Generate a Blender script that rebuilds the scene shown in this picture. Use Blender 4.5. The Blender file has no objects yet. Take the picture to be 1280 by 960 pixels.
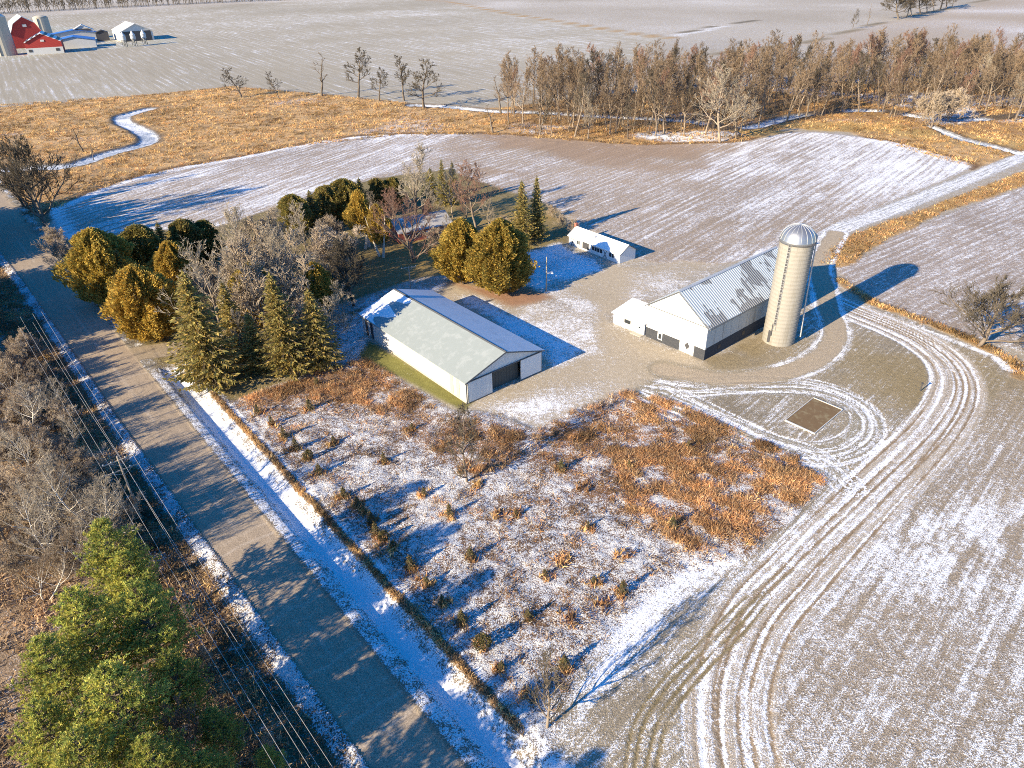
import bpy, math, random
import numpy as np
from mathutils import Vector, Matrix

# ------------------------------------------------------------------ basics
H = 64.0                                   # height of the drone above the farm
TH = math.radians(31.1); RO = math.radians(-1.25); FPX = 888.0
SUN_EL = 22.0; SUN_DIR = 39.6              # elevation; heading the shadows run to
S = bpy.context.scene
C = S.collection

def at(px, py, z=0.0):
    """survey: a point of the photograph -> the place on the level z"""
    x, y = px - 640.0, -(py - 480.0)
    c, s = math.cos(RO), math.sin(RO)
    x, y = c*x - s*y, s*x + c*y
    dy = FPX*math.cos(TH) + y*math.sin(TH)
    dz = -FPX*math.sin(TH) + y*math.cos(TH)
    t = (z - H)/dz
    return np.array([x*t, dy*t, z])

def proj(X):
    v = np.array(X, float) - np.array([0, 0, H])
    dz = v[1]*math.cos(TH) - v[2]*math.sin(TH); dy = v[1]*math.sin(TH) + v[2]*math.cos(TH)
    x, y = v[0]/dz*FPX, dy/dz*FPX
    c, s = math.cos(-RO), math.sin(-RO)
    return 640 + c*x - s*y, 480 - (s*x + c*y)

def tall(base, topy):
    """height of something whose foot is seen at base and whose top at row topy"""
    A = at(*base); lo, hi = 0.0, 60.0
    for _ in range(30):
        m = (lo+hi)/2
        if proj(A + np.array([0, 0, m]))[1] > topy: lo = m
        else: hi = m
    return lo

def W(pts): return np.array([at(*p)[:2] for p in pts])

# ------------------------------------------------------------------ noise
def _h(ix, iy, seed):
    n = (ix.astype(np.int64)*374761393 + iy.astype(np.int64)*668265263 + seed*2147483647) & 0xffffffff
    n = ((n ^ (n >> 13))*1274126177) & 0xffffffff
    n = n ^ (n >> 16)
    return (n & 0xffffff)/float(0xffffff)
def vn(x, y, seed=0):
    ix, iy = np.floor(x), np.floor(y); fx, fy = x-ix, y-iy
    fx = fx*fx*(3-2*fx); fy = fy*fy*(3-2*fy)
    a, b = _h(ix, iy, seed), _h(ix+1, iy, seed); c, d = _h(ix, iy+1, seed), _h(ix+1, iy+1, seed)
    return (a*(1-fx)+b*fx)*(1-fy) + (c*(1-fx)+d*fx)*fy
def fbm(x, y, size, octs=3, seed=0):
    r, amp, tot = 0, 1.0, 0
    for o in range(octs):
        k = 2**o/size
        r = r + amp*vn(x*k, y*k, seed+o*17); tot += amp; amp *= 0.55
    return r/tot
def sst(a, b, v):
    t = np.clip((v-a)/(b-a), 0, 1); return t*t*(3-2*t)

def seg_dist(x, y, pts, closed):
    """distance, signed side, and run along a polyline"""
    best = np.full(x.shape, 1e9); side = np.zeros(x.shape); run = np.zeros(x.shape); acc = 0
    n = len(pts)
    for i in range(n if closed else n-1):
        a, b = pts[i], pts[(i+1) % n]; d = b-a; L = math.hypot(*d)+1e-9; d = d/L
        rx, ry = x-a[0], y-a[1]
        t = np.clip(rx*d[0]+ry*d[1], 0, L)
        q = np.hypot(rx-t*d[0], ry-t*d[1])
        m = q < best
        best = np.where(m, q, best); side = np.where(m, np.sign(d[0]*ry-d[1]*rx), side); run = np.where(m, acc+t, run)
        acc += L
    return best, side, run
def poly_sd(x, y, pts):
    """signed distance, positive inside"""
    x0, y0 = pts.min(0)-12; x1, y1 = pts.max(0)+12
    out = np.full(x.shape, -99.0)
    bb = (x > x0) & (x < x1) & (y > y0) & (y < y1)
    if not bb.any(): return out
    xs, ys = x[bb], y[bb]
    d, _, _ = seg_dist(xs, ys, pts, True)
    ins = np.zeros(xs.shape, bool); n = len(pts)
    for i in range(n):
        a, b = pts[i], pts[(i+1) % n]
        if a[1] == b[1]: continue
        c = ((a[1] > ys) != (b[1] > ys)) & (xs < (b[0]-a[0])*(ys-a[1])/(b[1]-a[1])+a[0])
        ins ^= c
    out[bb] = np.where(ins, d, -d)
    return out
def smooth_line(pts, n=6):
    p = np.array(pts, float); q = np.vstack([2*p[0]-p[1], p, 2*p[-1]-p[-2]]); o = []
    for i in range(1, len(q)-2):
        for k in range(n):
            t = k/n; a, b, c, d = q[i-1], q[i], q[i+1], q[i+2]
            o.append(.5*((2*b)+(-a+c)*t+(2*a-5*b+4*c-d)*t*t+(-a+3*b-3*c+d)*t**3))
    o.append(p[-1]); return np.array(o)

# ------------------------------------------------------------------ survey of the place
RA = at(60, 310)[:2]; RB = at(577, 958)[:2]
RD = (RB-RA)/np.linalg.norm(RB-RA); RN = np.array([-RD[1], RD[0]])     # along the road, to its right hand side (towards the farm)
def st(x, y): return (x-RA[0])*RD[0]+(y-RA[1])*RD[1], (x-RA[0])*RN[0]+(y-RA[1])*RN[1]
def ts(t, s): return RA + RD*t + RN*s
LEFT_T = [-400, 0, 20, 60, 110, 156, 171, 190, 260]; LEFT_S = [-10, -10, -9.2, -8.6, -8.0, -7.0, -6.6, -6.4, -6.4]

LANE = smooth_line(W([(935, 1000), (920, 960), (912, 890), (919, 836), (948, 771), (995, 718), (1028, 683), (1100, 610), (1170, 538), (1196, 490), (1188, 457), (1157, 430), (1120, 411), (1075, 393), (1040, 378)]))
RUT1 = smooth_line(W([(783, 985), (786, 960), (800, 901), (833, 852), (870, 815), (898, 787), (931, 754), (985, 712)]))
RUT2 = smooth_line(W([(810, 985), (813, 960), (829, 901), (857, 860), (894, 819), (923, 791), (960, 745)]))
LOOP = smooth_line(W([(800, 480), (860, 487), (910, 484), (965, 483), (1015, 485), (1055, 497), (1080, 516), (1083, 540), (1058, 560), (1020, 566), (965, 556), (915, 536), (860, 512), (805, 490)]))
LOOP2 = smooth_line(W([(830, 490), (900, 525), (960, 553), (1010, 568), (1042, 588), (1060, 606)]))
SILOPATH = smooth_line(W([(830, 462), (880, 471), (915, 474), (955, 470), (995, 461), (1026, 446), (1043, 425), (1043, 406), (1036, 388), (1030, 360), (1025, 330), (1045, 292)]))
FLANE = smooth_line(W([(1015, 322), (1045, 289), (1100, 268), (1160, 244), (1220, 220), (1280, 195), (1360, 163)]))
DRIVE = smooth_line(W([(150, 446), (185, 440), (240, 433), (320, 415), (400, 395), (470, 372), (530, 352), (590, 350), (650, 365), (700, 385)]))
CREEK = smooth_line(W([(-60, 232), (0, 214), (45, 209), (85, 207), (115, 198), (140, 190), (165, 184), (183, 178), (185, 170), (172, 161), (156, 154), (152, 146), (165, 141), (185, 136)]))
CREEK2 = smooth_line(W([(515, 131), (560, 133), (620, 139), (680, 141), (740, 145), (800, 148), (865, 152), (905, 160), (945, 158), (985, 147), (1030, 141), (1075, 138), (1115, 140), (1150, 146), (1200, 150), (1250, 147), (1330, 140)]))
CREEK3 = smooth_line(W([(1165, 158), (1200, 172), (1240, 182), (1290, 195)]))

P_MID = smooth_line(W([(60, 262), (90, 250), (130, 234), (180, 219), (230, 208), (300, 196), (380, 180), (440, 171), (500, 168), (600, 167), (680, 172), (780, 180), (870, 180), (930, 177), (985, 166), (1030, 166), (1080, 172), (1130, 180), (1180, 195), (1215, 206), (1190, 220), (1100, 258), (1040, 288), (990, 310), (900, 330), (850, 330), (800, 325), (770, 305), (720, 275), (690, 262), (640, 244), (560, 218), (470, 228), (360, 262), (270, 285), (150, 292), (95, 305), (70, 285)]), 3)
P_MARSH = W([(-300, 320), (-120, 250), (-20, 165), (0, 134), (100, 126), (200, 117), (290, 108), (400, 117), (460, 124), (520, 130), (600, 136), (640, 133), (760, 120), (900, 112), (1060, 106), (1200, 92), (1300, 92), (1500, 80), (1700, 130), (1500, 180), (1300, 184), (1215, 212), (1150, 195), (1060, 165), (980, 160), (930, 180), (800, 188), (640, 175), (500, 172), (300, 200), (170, 226), (90, 254), (60, 280), (20, 290), (-40, 270), (-150, 330)])
P_WOOD = W([(625, 138), (700, 128), (760, 118), (900, 108), (1060, 100), (1200, 88), (1330, 84), (1500, 90), (1500, 150), (1280, 172), (1180, 168), (1100, 155), (1000, 150), (930, 172), (840, 178), (740, 172), (660, 168), (630, 160)])
P_LOT = W([(285, 503), (455, 446), (560, 515), (596, 516), (630, 513), (668, 538), (720, 512), (790, 486), (850, 505), (900, 528), (950, 548), (1000, 572), (1034, 603), (1005, 628), (965, 668), (935, 694), (905, 704), (850, 716), (810, 745), (775, 780), (730, 830), (700, 880), (680, 930), (665, 960), (655, 925), (540, 793), (440, 670), (380, 605)])
P_WEED = W([(668, 538), (720, 512), (790, 486), (850, 505), (900, 528), (950, 548), (1000, 572), (1034, 603), (1005, 628), (965, 668), (935, 694), (905, 704), (860, 690), (800, 650), (740, 620), (690, 600), (660, 570)])
P_WEED2 = W([(300, 498), (455, 446), (560, 515), (600, 520), (660, 540), (650, 575), (600, 600), (560, 580), (520, 555), (450, 505), (380, 500), (310, 515)])
P_SNOWTIP = W([(905, 706), (880, 722), (840, 760), (800, 810), (760, 860), (730, 900), (725, 860), (770, 790), (810, 745), (850, 716), (885, 703)])
P_MOWN = W([(670, 1000), (665, 940), (700, 880), (730, 830), (775, 780), (810, 745), (905, 704), (1034, 603), (1000, 572), (900, 528), (790, 486), (830, 462), (880, 452), (950, 420), (1000, 395), (1040, 365), (1080, 378), (1140, 400), (1200, 425), (1250, 445), (1265, 465), (1225, 520), (1150, 590), (1060, 690), (1000, 760), (965, 830), (955, 900), (965, 1000)])
P_LOW = W([(965, 1010), (955, 900), (965, 840), (1000, 765), (1060, 692), (1150, 592), (1225, 522), (1265, 468), (1300, 450), (1500, 420), (1700, 700), (1500, 1300), (1000, 1200)])
P_UP = W([(1075, 372), (1045, 335), (1065, 330), (1110, 300), (1180, 268), (1280, 234), (1420, 190), (1700, 240), (1600, 420), (1290, 444), (1225, 424), (1140, 395), (1100, 380)])
P_STRIP = W([(1022, 330), (1040, 305), (1062, 294), (1150, 263), (1280, 214), (1400, 170), (1420, 188), (1280, 232), (1180, 266), (1110, 298), (1065, 330), (1045, 334)])
P_YARD = W([(600, 512), (668, 538), (720, 512), (792, 486), (835, 468), (882, 464), (880, 452), (806, 425), (764, 408), (756, 395), (790, 372), (850, 352), (900, 330), (850, 326), (800, 334), (774, 333), (742, 322), (712, 330), (688, 345), (660, 358), (620, 362), (560, 352), (520, 356), (500, 365), (545, 372), (677, 455), (677, 466), (584, 508)])
P_LAWN = W([(72, 322), (100, 300), (150, 288), (270, 283), (360, 255), (470, 222), (560, 212), (640, 240), (690, 258), (716, 285), (712, 306), (742, 322), (690, 345), (620, 362), (545, 372), (455, 420), (455, 448), (285, 505), (200, 464), (150, 425), (105, 372)])
P_GRASS = W([(450, 446), (462, 426), (590, 503), (580, 514)])
P_FARN = W([(-500, 180), (0, 132), (200, 116), (290, 106), (400, 116), (520, 130), (640, 134), (760, 118), (830, 45), (760, 36), (640, 15), (520, 0), (420, -1), (290, 6), (0, 22), (-500, 40)])
P_FARM = W([(-120, 75), (20, 76), (70, 68), (130, 62), (215, 55), (225, 50), (190, 45), (130, 38), (60, 32), (-120, 45)])
P_FAR2 = W([(850, 44), (905, 31), (1010, 55), (990, 66), (840, 60)])
P_FAR3 = W([(1010, 55), (1060, 40), (1110, 27), (1180, 14), (1230, 2), (1500, -20), (1700, 60), (1500, 100), (1200, 92), (1060, 100)])

def rowc(x, y, ang):  # across-row, along-row coordinates for rows heading ang
    c, s = math.cos(ang), math.sin(ang)
    return -s*x+c*y, c*x+s*y
def heading(a, b):
    d = at(*b)-at(*a); return math.atan2(d[1], d[0])
A_MID = heading((800, 342), (900, 285)); A_MIDL = heading((330, 260), (480, 200)); A_LOW = heading((1085, 868), (1179, 714)); A_UP = heading((1060, 345), (1280, 250)); A_FAR = heading((400, 50), (640, 100))

REG = ['ground', 'field', 'field_north', 'marsh', 'creek', 'field_lower', 'field_upper', 'mown_grass', 'scrub_ground', 'lawn', 'farmyard', 'lane', 'road', 'ditch', 'verge', 'woodland_floor', 'path', 'driveway']
RI = {n: i for i, n in enumerate(REG)}

def paint(x, y, fine=True):
    N = len(x)
    D = dict(col=np.tile(np.array([.29, .25, .19]), (N, 1)), snow=np.full(N, .22), ra=np.full(N, .25), st=np.zeros(N), bump=np.full(N, .3), z=np.zeros(N), reg=np.zeros(N, int))
    u, v = rowc(x, y, A_FAR)
    rc, al = u*.22, v*.22
    n1 = fbm(x, y, 9, 4, 3); n2 = fbm(x, y, 40, 3, 8); n3 = fbm(x, y, 3, 3, 21); n4 = fbm(x, y, 150, 3, 31)
    wob = (n1-.5)*4 + (n3-.5)*2
    def lay(m, col=None, snow=None, ra=None, stv=None, bump=None, row=None, reg=None, zz=None):
        nonlocal rc, al
        hard = m > .5
        if col is not None: D['col'] = D['col']*(1-m[:, None]) + np.asarray(col)*m[:, None]
        for k, val in (('snow', snow), ('ra', ra), ('st', stv), ('bump', bump), ('z', zz)):
            if val is not None: D[k] = D[k]*(1-m)+val*m
        if row is not None:
            rc = np.where(hard, row[0], rc); al = np.where(hard, row[1], al)
        if reg is not None: D['reg'] = np.where(hard, RI[reg], D['reg'])
    def pm(P, w=1.5, jit=.6): return sst(-w, w, poly_sd(x, y, P)+wob*jit)
    # beyond
    lay(np.ones(N), col=np.array([.335, .285, .21])*(0.8+.4*n4[:, None]), snow=.18+.3*n4)
    far = sst(430, 520, y)
    lay(pm(P_FARN, 3), col=np.array([.34, .30, .225])*(.85+.3*n4[:, None]), snow=.31+.3*(n4-.5)+.2*(n2-.5), ra=.6, stv=.5, bump=.3, reg='field_north')
    lay(pm(P_FARM, 3), col=(.32, .30, .22), snow=.36, ra=.1)
    lay(pm(P_FAR2, 2), snow=.36)
    dd, _, _ = seg_dist(x, y, W([(845, 45), (905, 33)]), False); lay(sst(6, 3, dd), snow=.6, ra=0)
    lay(pm(P_FAR3, 3), col=np.array([.345, .28, .205])*(.85+.3*n4[:, None]), snow=.25+.7*(n4-.45), ra=.5, row=rowc(x, y, A_UP), reg='ground')
    dd, sd_, rr = seg_dist(x, y, W([(470, -3), (560, 2), (640, 18), (700, 27), (790, 42), (840, 48)]), False)
    lay(sst(5, 2, dd+wob*.5), col=(.38, .25, .12), snow=.05, bump=1, ra=0)
    dd, _, _ = seg_dist(x, y, W([(835, 45), (900, 31), (960, 24)]), False); lay(sst(3, 1.5, dd), col=(.12, .10, .07), snow=.0, ra=0)
    dd, _, _ = seg_dist(x, y, W([(800, 80), (990, 55), (1010, 53), (1110, 26), (1220, 3), (1300, -14)]), False); lay(sst(4, 1.5, dd+wob*.3), col=(.20, .16, .10), snow=.0, ra=0)
    # marsh, wood floor, creeks
    lay(pm(P_MARSH, 1.5), col=np.array([.46, .295, .135])*(.1+.9*n1[:, None]+.85*n3[:, None]), snow=.10+.35*sst(.62, .8, n2), ra=0, bump=1.6, reg='marsh', zz=-.25+.5*n3)
    lay(pm(P_WOOD, 5), col=np.array([.33, .19, .075])*(.7+.6*n1[:, None]), snow=.16+.9*sst(.52, .75, n2), ra=0, bump=1.4, reg='woodland_floor', zz=.3*n3)
    dd, _, _ = seg_dist(x, y, W([(930, 165), (1000, 160), (1100, 158), (1180, 172), (1260, 180)]), False)
    lay(sst(16, 4, dd)*sst(.3, .55, n1), col=(.40, .27, .10), snow=.05)
    for ln, wd in ((CREEK, 3.7), (CREEK2, 3.2), (CREEK3, 2.0)):
        dd, _, rr = seg_dist(x, y, ln, False)
        dd = dd+wob*.35
        lay(sst(wd+3, wd+.5, dd), col=(.12, .085, .05), snow=.12)
        ice = sst(wd+.4, wd-.4, dd)
        patch = sst(.28, .42, fbm(rr, rr*0, 22, 2, 5)) if ln is not CREEK else 1.0
        lay(ice*patch, col=(.22, .27, .34), snow=.42+.9*(n1-.35), bump=.1, reg='creek', zz=-.7)
    # middle field
    eb = poly_sd(x, y, P_MID); lay(sst(-4.5, -1.5, eb+wob*.5)*sst(.8, -.3, eb)*(D['reg'] == RI['marsh']), col=(.17, .10, .05), snow=.02)
    sdm = poly_sd(x, y, P_MID)
    mm = sst(-1, 1, sdm+wob*.2)
    left = sst(-5, -45, x)
    u1, v1 = rowc(x, y, A_MID); u2, v2 = rowc(x, y, A_MIDL)
    px_r = sst(45, 150, x)*sst(150, 235, y)
    brown = sst(.35, .6, fbm(x, y, 30, 3, 77)+.35*sst(24, 6, sdm)*sst(-30, 10, x)-.1)*sst(235, 262, y)*sst(-30, 0, x)*sst(100, 60, x)
    sn = .39+.24*px_r+.10*(n2-.5)+.16*(n1-.5)+.12*sst(.5, .75, fbm(v1, u1*4, 40, 2, 12))-.32*brown + .06*left
    sn = sn+.3*sst(6, 1, sdm+wob*.4)*sst(-20, -60, x)
    lay(mm, col=np.array([.335, .265, .195])*(.85+.3*n2[:, None]), snow=sn, ra=.5, stv=.42, bump=.8, reg='field')
    lay(mm*brown*.6, col=(.30, .20, .13))
    rc = np.where(mm > .5, np.where(x < -28, u2, u1)*.4, rc); al = np.where(mm > .5, np.where(x < -28, v2, v1)*.3, al)
    # near fields
    u3, v3 = rowc(x, y, A_LOW); m = pm(P_LOW, .8, .25)
    ctr = at(1215, 690)[:2]; ptch = np.exp(-(((x-ctr[0])/14)**2+((y-ctr[1])/9)**2))
    bare = sst(.45, .6, fbm(u3, v3*.35, 7, 2, 40))*sst(58, 40, y)*sst(38, 52, x)
    sn = .395+.07*sst(62, 40, x)*sst(80, 55, y)+.14*(n1-.5)+.16*(n2-.5)+.42*ptch*sst(.3, .6, fbm(u3, v3*.3, 2.5, 3, 44))-.16*bare+.10*sst(.62, .72, fbm(u3, v3*.02, 1.6, 1, 60))
    cl3 = np.array([.335, .27, .195])*(.85+.3*n1[:, None])*(1-.18*bare[:, None])
    lay(m, col=cl3, snow=sn, ra=.4, stv=.38, bump=1.2, row=(u3*.7, v3*.6), reg='field_lower')
    u4, v4 = rowc(x, y, A_UP)
    lay(pm(P_UP, .8, .3), col=np.array([.32, .255, .20])*(.85+.3*n1[:, None]), snow=.40+.16*(n1-.5)+.1*px_r, ra=.5, stv=.38, bump=.9, row=(u4*.5, v4*.4), reg='field_upper')
    # grass of the farmstead
    lay(pm(P_LAWN, 1.2), col=np.array([.20, .155, .065])*(.7+.6*n1[:, None]), snow=.12+.55*sst(.55, .8, n2)*1.0, ra=0, stv=0, bump=1, reg='lawn')
    g = at(548, 310)[:2]; lay(np.exp(-(((x-g[0])/12)**2+((y-g[1])/16)**2)), col=(.34, .22, .07), snow=.05)
    g = at(640, 270)[:2]; lay(np.exp(-(((x-g[0])/14)**2+((y-g[1])/6)**2)), col=(.36, .24, .08), snow=.05)
    u5, v5 = rowc(x, y, A_LOW)
    shdy = sst(.4, .65, n2)
    lay(pm(P_MOWN, .8, .3), col=np.array([.30, .25, .175])*(.55+.9*n1[:, None]), snow=.43+.42*(n1-.5)+.2*(n2-.5)+.2*(n3-.5), ra=.3, stv=.45, bump=.7, row=(u5, v5), reg='mown_grass')
    for px, rad, amt in (((1130, 480), 12, .16), ((1100, 445), 11, .12), ((1160, 500), 8, .16), ((900, 448), 9, .3), ((935, 436), 8, .3), ((1050, 600), 11, .10), ((1245, 470), 11, .18)):
        g = at(*px)[:2]; b = np.exp(-(((x-g[0])/rad)**2+((y-g[1])/rad)**2)); b = b*sst(.3, .6, n1); D['snow'] = D['snow']-amt*b; D['col'] = D['col']*(1-.6*b[:, None])+np.array([.24, .18, .085])*.6*b[:, None]
    # scrub lot
    lm = pm(P_LOT, .8, .35)
    lay(lm, col=np.array([.26, .155, .085])*(.6+.8*n3[:, None]), snow=.62+.5*(n3-.5)+.3*(n1-.5), ra=0, stv=.0, bump=3.0, reg='scrub_ground', zz=.50*(fbm(x*1.0, y, 1.5, 3, 90)-.45))
    lay(lm*pm(P_WEED, 3), col=np.array([.34, .17, .07])*(.6+.8*n3[:, None]), snow=.52+.8*(n3-.5)+.5*(n1-.5))
    lay(lm*pm(P_WEED2, 3), col=np.array([.33, .185, .095])*(.6+.8*n3[:, None]), snow=.42+.7*(n3-.5)+.5*(n1-.5))
    lay(pm(P_SNOWTIP, 1.5, .3), snow=.72+.3*(n1-.5), bump=.5)
    lay(pm(P_STRIP, .8), col=np.array([.40, .24, .09])*(.7+.6*n3[:, None]), snow=.10+.3*(n1-.5), ra=0, stv=0, bump=2, reg='marsh', zz=.2*n3)
    # bank of rough grass between upper field and lane
    dd, _, _ = seg_dist(x, y, W([(1050, 350), (1090, 378), (1140, 395), (1200, 418), (1262, 448), (1275, 470)]), False)
    lay(sst(2.2, .8, dd+wob*.4)*sst(.3, .5, n1), col=(.36, .22, .09), snow=.1, bump=2)
    dd, _, _ = seg_dist(x, y, W([(1075, 388), (1130, 405), (1190, 425), (1240, 445), (1262, 462)]), False)
    lay(sst(1.3, .4, dd+wob*.4), snow=.55+.6*(n3-.4), bump=.4)
    # wheel tracks
    def track(line, half, edge, col, snow, stv, reg=None, bump=.5, rowk=1.0):
        dd, sg, rr = seg_dist(x, y, line, False)
        m = sst(half+edge, half-edge, dd+wob*.12)
        sv = snow(dd*sg, rr) if callable(snow) else snow
        lay(m, col=col, snow=sv, stv=stv, bump=bump, row=(dd*sg*rowk, rr), reg=reg, ra=0)
    def lane_snow(d, r):
        return .37  + .30*(fbm(d, r*.03, .9, 2, 71)-.5)
    track(LANE, 4.3, .6, np.array([.43, .365, .28]), lambda d, r: lane_snow(d, r)+.08, .55, 'lane')
    ruts = np.random.default_rng(4)
    def wheel(line, offs, gauge=.95, half=.24, r0=0, r1=1e9, sn=.78, col=None):
        dd, sg, rr = seg_dist(x, y, line, False); q = dd*sg
        for o_, am, wl, ph in offs:
            w_ = np.abs(np.abs(q-o_-am*np.sin(rr/wl+ph))-gauge)
            m = sst(half, half*.35, w_)*sst(r0-3, r0+3, rr)*sst(r1+3, r1-3, rr)*(dd < 9)*(.45+.55*sst(.35, .5, fbm(rr, q*2, 9, 2, int(o_*10)+50)))
            lay(m, col=col, snow=sn, stv=.2, bump=.4, zz=-.05)
    track(LOOP, 2.6, .8, np.array([.28, .24, .165]), lane_snow, .4)
    track(LOOP2, 2.2, .8, np.array([.28, .24, .165]), lane_snow, .4)
    wheel(LANE, [(-2.6, .5, 39, 0), (-.8, .7, 51, 1), (.9, .9, 44, 2), (2.6, .7, 35, 5), (3.5, .4, 60, 3)])
    wheel(LANE, [(-2.2, .7, 47, 5), (-.2, .6, 37, 2.2), (1.8, .8, 53, 1)], half=.24, sn=.14, col=(.24, .17, .10))
    wheel(LOOP, [(-1.5, .5, 13, 0), (0, .7, 9, 2), (1.2, .6, 17, 4), (2.4, .8, 11, 1)], half=.22)
    wheel(LOOP2, [(-1.2, .5, 9, 0), (.3, .7, 8, 2), (1.5, .5, 12, 1)], half=.22)
    for r in (RUT1, RUT2):
        dd, sg, rr = seg_dist(x, y, r, False)
        lay(sst(.26, .08, np.abs(dd-.42))*sst(66, 54, y)*(.55+.45*sst(.3, .5, n3)), col=(.20, .155, .075), snow=.10, bump=.5, zz=-.06)
    track(FLANE, 3.0, .8, (.30, .28, .24), .60, .5, 'lane')
    lay(pm(P_YARD, 1.2, .5), col=np.array([.39, .325, .23])*(.88+.24*n1[:, None]), snow=.10+.10*n2, ra=0, stv=0, bump=.3, reg='farmyard')
    track(SILOPATH, 3.2, .6, (.30, .25, .17), lambda d, r: .30+.34*sst(10, 26, r)+.5*(n3-.5), .5, None)
    track(SILOPATH, 2.0, .5, np.array([.37, .30, .21]), .10, .15, 'path')
    track(DRIVE, 2.4, .8, np.array([.33, .27, .19]), .30+.2*n1, .2, 'driveway')
    for P, s in (([(598, 372), (690, 346), (740, 362), (722, 400), (690, 424), (650, 402)], .50), ([(612, 512), (700, 478), (752, 484), (672, 536)], .52), ([(795, 338), (850, 330), (900, 332), (850, 362), (790, 372)], .50), ([(710, 440), (745, 430), (770, 445), (720, 462)], .30)):
        m = pm(W(P), 5, 1.0); D['snow'] = D['snow']*(1-m)+m*(s+.55*(n1-.5)+.25*(n3-.5))
    for P, s in (([(655, 318), (700, 303), (748, 325), (752, 338), (700, 352), (665, 366)], .86), ([(570, 370), (600, 370), (735, 437), (690, 464), (680, 442)], .74), ([(690, 348), (745, 380), (750, 440), (700, 425), (660, 402)], .50), ([(470, 392), (520, 360), (560, 352), (545, 372), (500, 366), (456, 400)], .72), ([(430, 400), (470, 372), (455, 430), (425, 440)], .62)):
        m = pm(W(P), 2.5, .5); D['snow'] = D['snow']*(1-m)+m*(s+.45*(n1-.5)+.25*(n3-.5))
    g = at(680, 372)[:2]
    m = pm(W([(560, 352), (620, 362), (660, 358), (690, 372), (640, 385), (600, 368)]), 2); lay(m, col=(.30, .17, .10), snow=.05)
    lay(pm(P_GRASS, .7, .2), col=np.array([.16, .15, .04])*(.7+.6*n3[:, None]), snow=.02, reg='lawn')
    # road, ditch, verge
    t, s = st(x, y)
    le = np.interp(t, LEFT_T, LEFT_S)
    inr = (s > le-9) & (s < 9) & (t < 240) & (t > -260)
    # right side profile
    zr = np.interp(s, [-.2, .8, 1.8, 3.1, 4.2, 5.2, 6.3, 7.2, 8.5], [0, -.02, -.18, -1.0, -1.02, -.5, .12, .1, 0])
    fade = sst(84, 92, t)*sst(214, 200, t)
    w = inr & (s > -.2)
    D['z'] = np.where(w, zr*fade + D['z']*sst(6, 8.5, s), D['z'])
    m = (sst(-.2, .2, s)*sst(8.2, 7, s))*fade
    snd = .62*sst(.1, .6, s)+.0*s
    snd = np.where(s > 2.6, .95, snd+.15*(n3-.5)*2)
    snd = np.where(s > 4.6, .66+.5*(n3-.5), snd)
    lay(m, col=(.25, .20, .14), snow=snd, ra=0, stv=.1, bump=.8, row=(s, t), reg='ditch')
    bm = sst(.55, .25, np.abs(s-6.4+(n3-.5)*.6))*sst(100, 106, t)*sst(186, 184, t)
    lay(bm, col=np.array([.30, .17, .075])*(.6+.8*n3[:, None]), snow=.0, bump=2)
    m2 = sst(-.2, .2, s)*sst(3.2, 2, s+wob*.2)*sst(90, 84, t)
    lay(m2, col=(.20, .17, .12), snow=.32+.9*(n3-.5), ra=0, bump=1, reg='verge')
    # left side
    sl = s-le
    zl = np.interp(sl, [-8, -5.5, -3.2, -1.8, -.6, 0], [0, -.3, -.75, -.45, -.06, 0])
    wl = inr & (sl < .2)
    D['z'] = np.where(wl, zl, D['z'])
    ml = sst(.2, -.2, sl)*sst(-11, -8, sl+wob)
    lay(ml, col=np.array([.23, .15, .08])*(.6+.8*n3[:, None]), snow=np.where(sl > -1.9, .60+.6*(n3-.5), .22+.5*(n3-.5)+.2*(n1-.5)), ra=0, stv=0, bump=2, reg='verge', row=(s, t))
    mw = sst(-7.5, -10, sl+wob*.6)*((t > -40) & (t < 300))
    lay(mw, col=np.array([.31, .22, .14])*(.6+.8*n3[:, None]), snow=.18+.5*(n2-.4), ra=0, stv=0, bump=2, reg='woodland_floor', zz=.3*n3)
    mr = sst(-.12, .12, sl+wob*.05)*sst(.12, -.12, s+wob*.05)
    mid = (sl/(-le+1e-6))
    tyre = np.exp(-((mid-.18)/.05)**2)+np.exp(-((mid-.38)/.05)**2)+np.exp(-((mid-.62)/.05)**2)+np.exp(-((mid-.82)/.05)**2)
    lay(mr, col=np.array([.33, .26, .185])*(.92+.16*n1[:, None]+.05*tyre[:, None]), snow=.03+.05*(n1-.5), ra=0, stv=.3, bump=.15, row=(s, t), reg='road', zz=0.0)
    crk = np.zeros(N); rk = np.random.default_rng(9)
    for tk in np.sort(rk.uniform(0, 200, 26)): crk = np.maximum(crk, sst(.30, .08, np.abs(t-tk+1.2*(fbm(s, t*0+tk, 2.2, 2, 19)-.5)))*(.4+.6*rk.random()))
    crk = np.maximum(crk, sst(.28, .08, np.abs(mid-.5+.03*(n1-.5))*8)*sst(.42, .55, fbm(t, t*0, 6, 2, 91)))
    lay(mr*crk*.7, col=(.43, .36, .28))
    # gravel apron of the driveway
    dd, _, _ = seg_dist(x, y, W([(150, 446), (185, 440), (225, 435)]), False)
    lay(sst(3.5, 2.5, dd)*sst(-.2, .2, s), col=(.30, .24, .165), snow=.1, bump=.3, reg='driveway', zz=0)
    D['rc'] = rc; D['al'] = al
    return D

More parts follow.
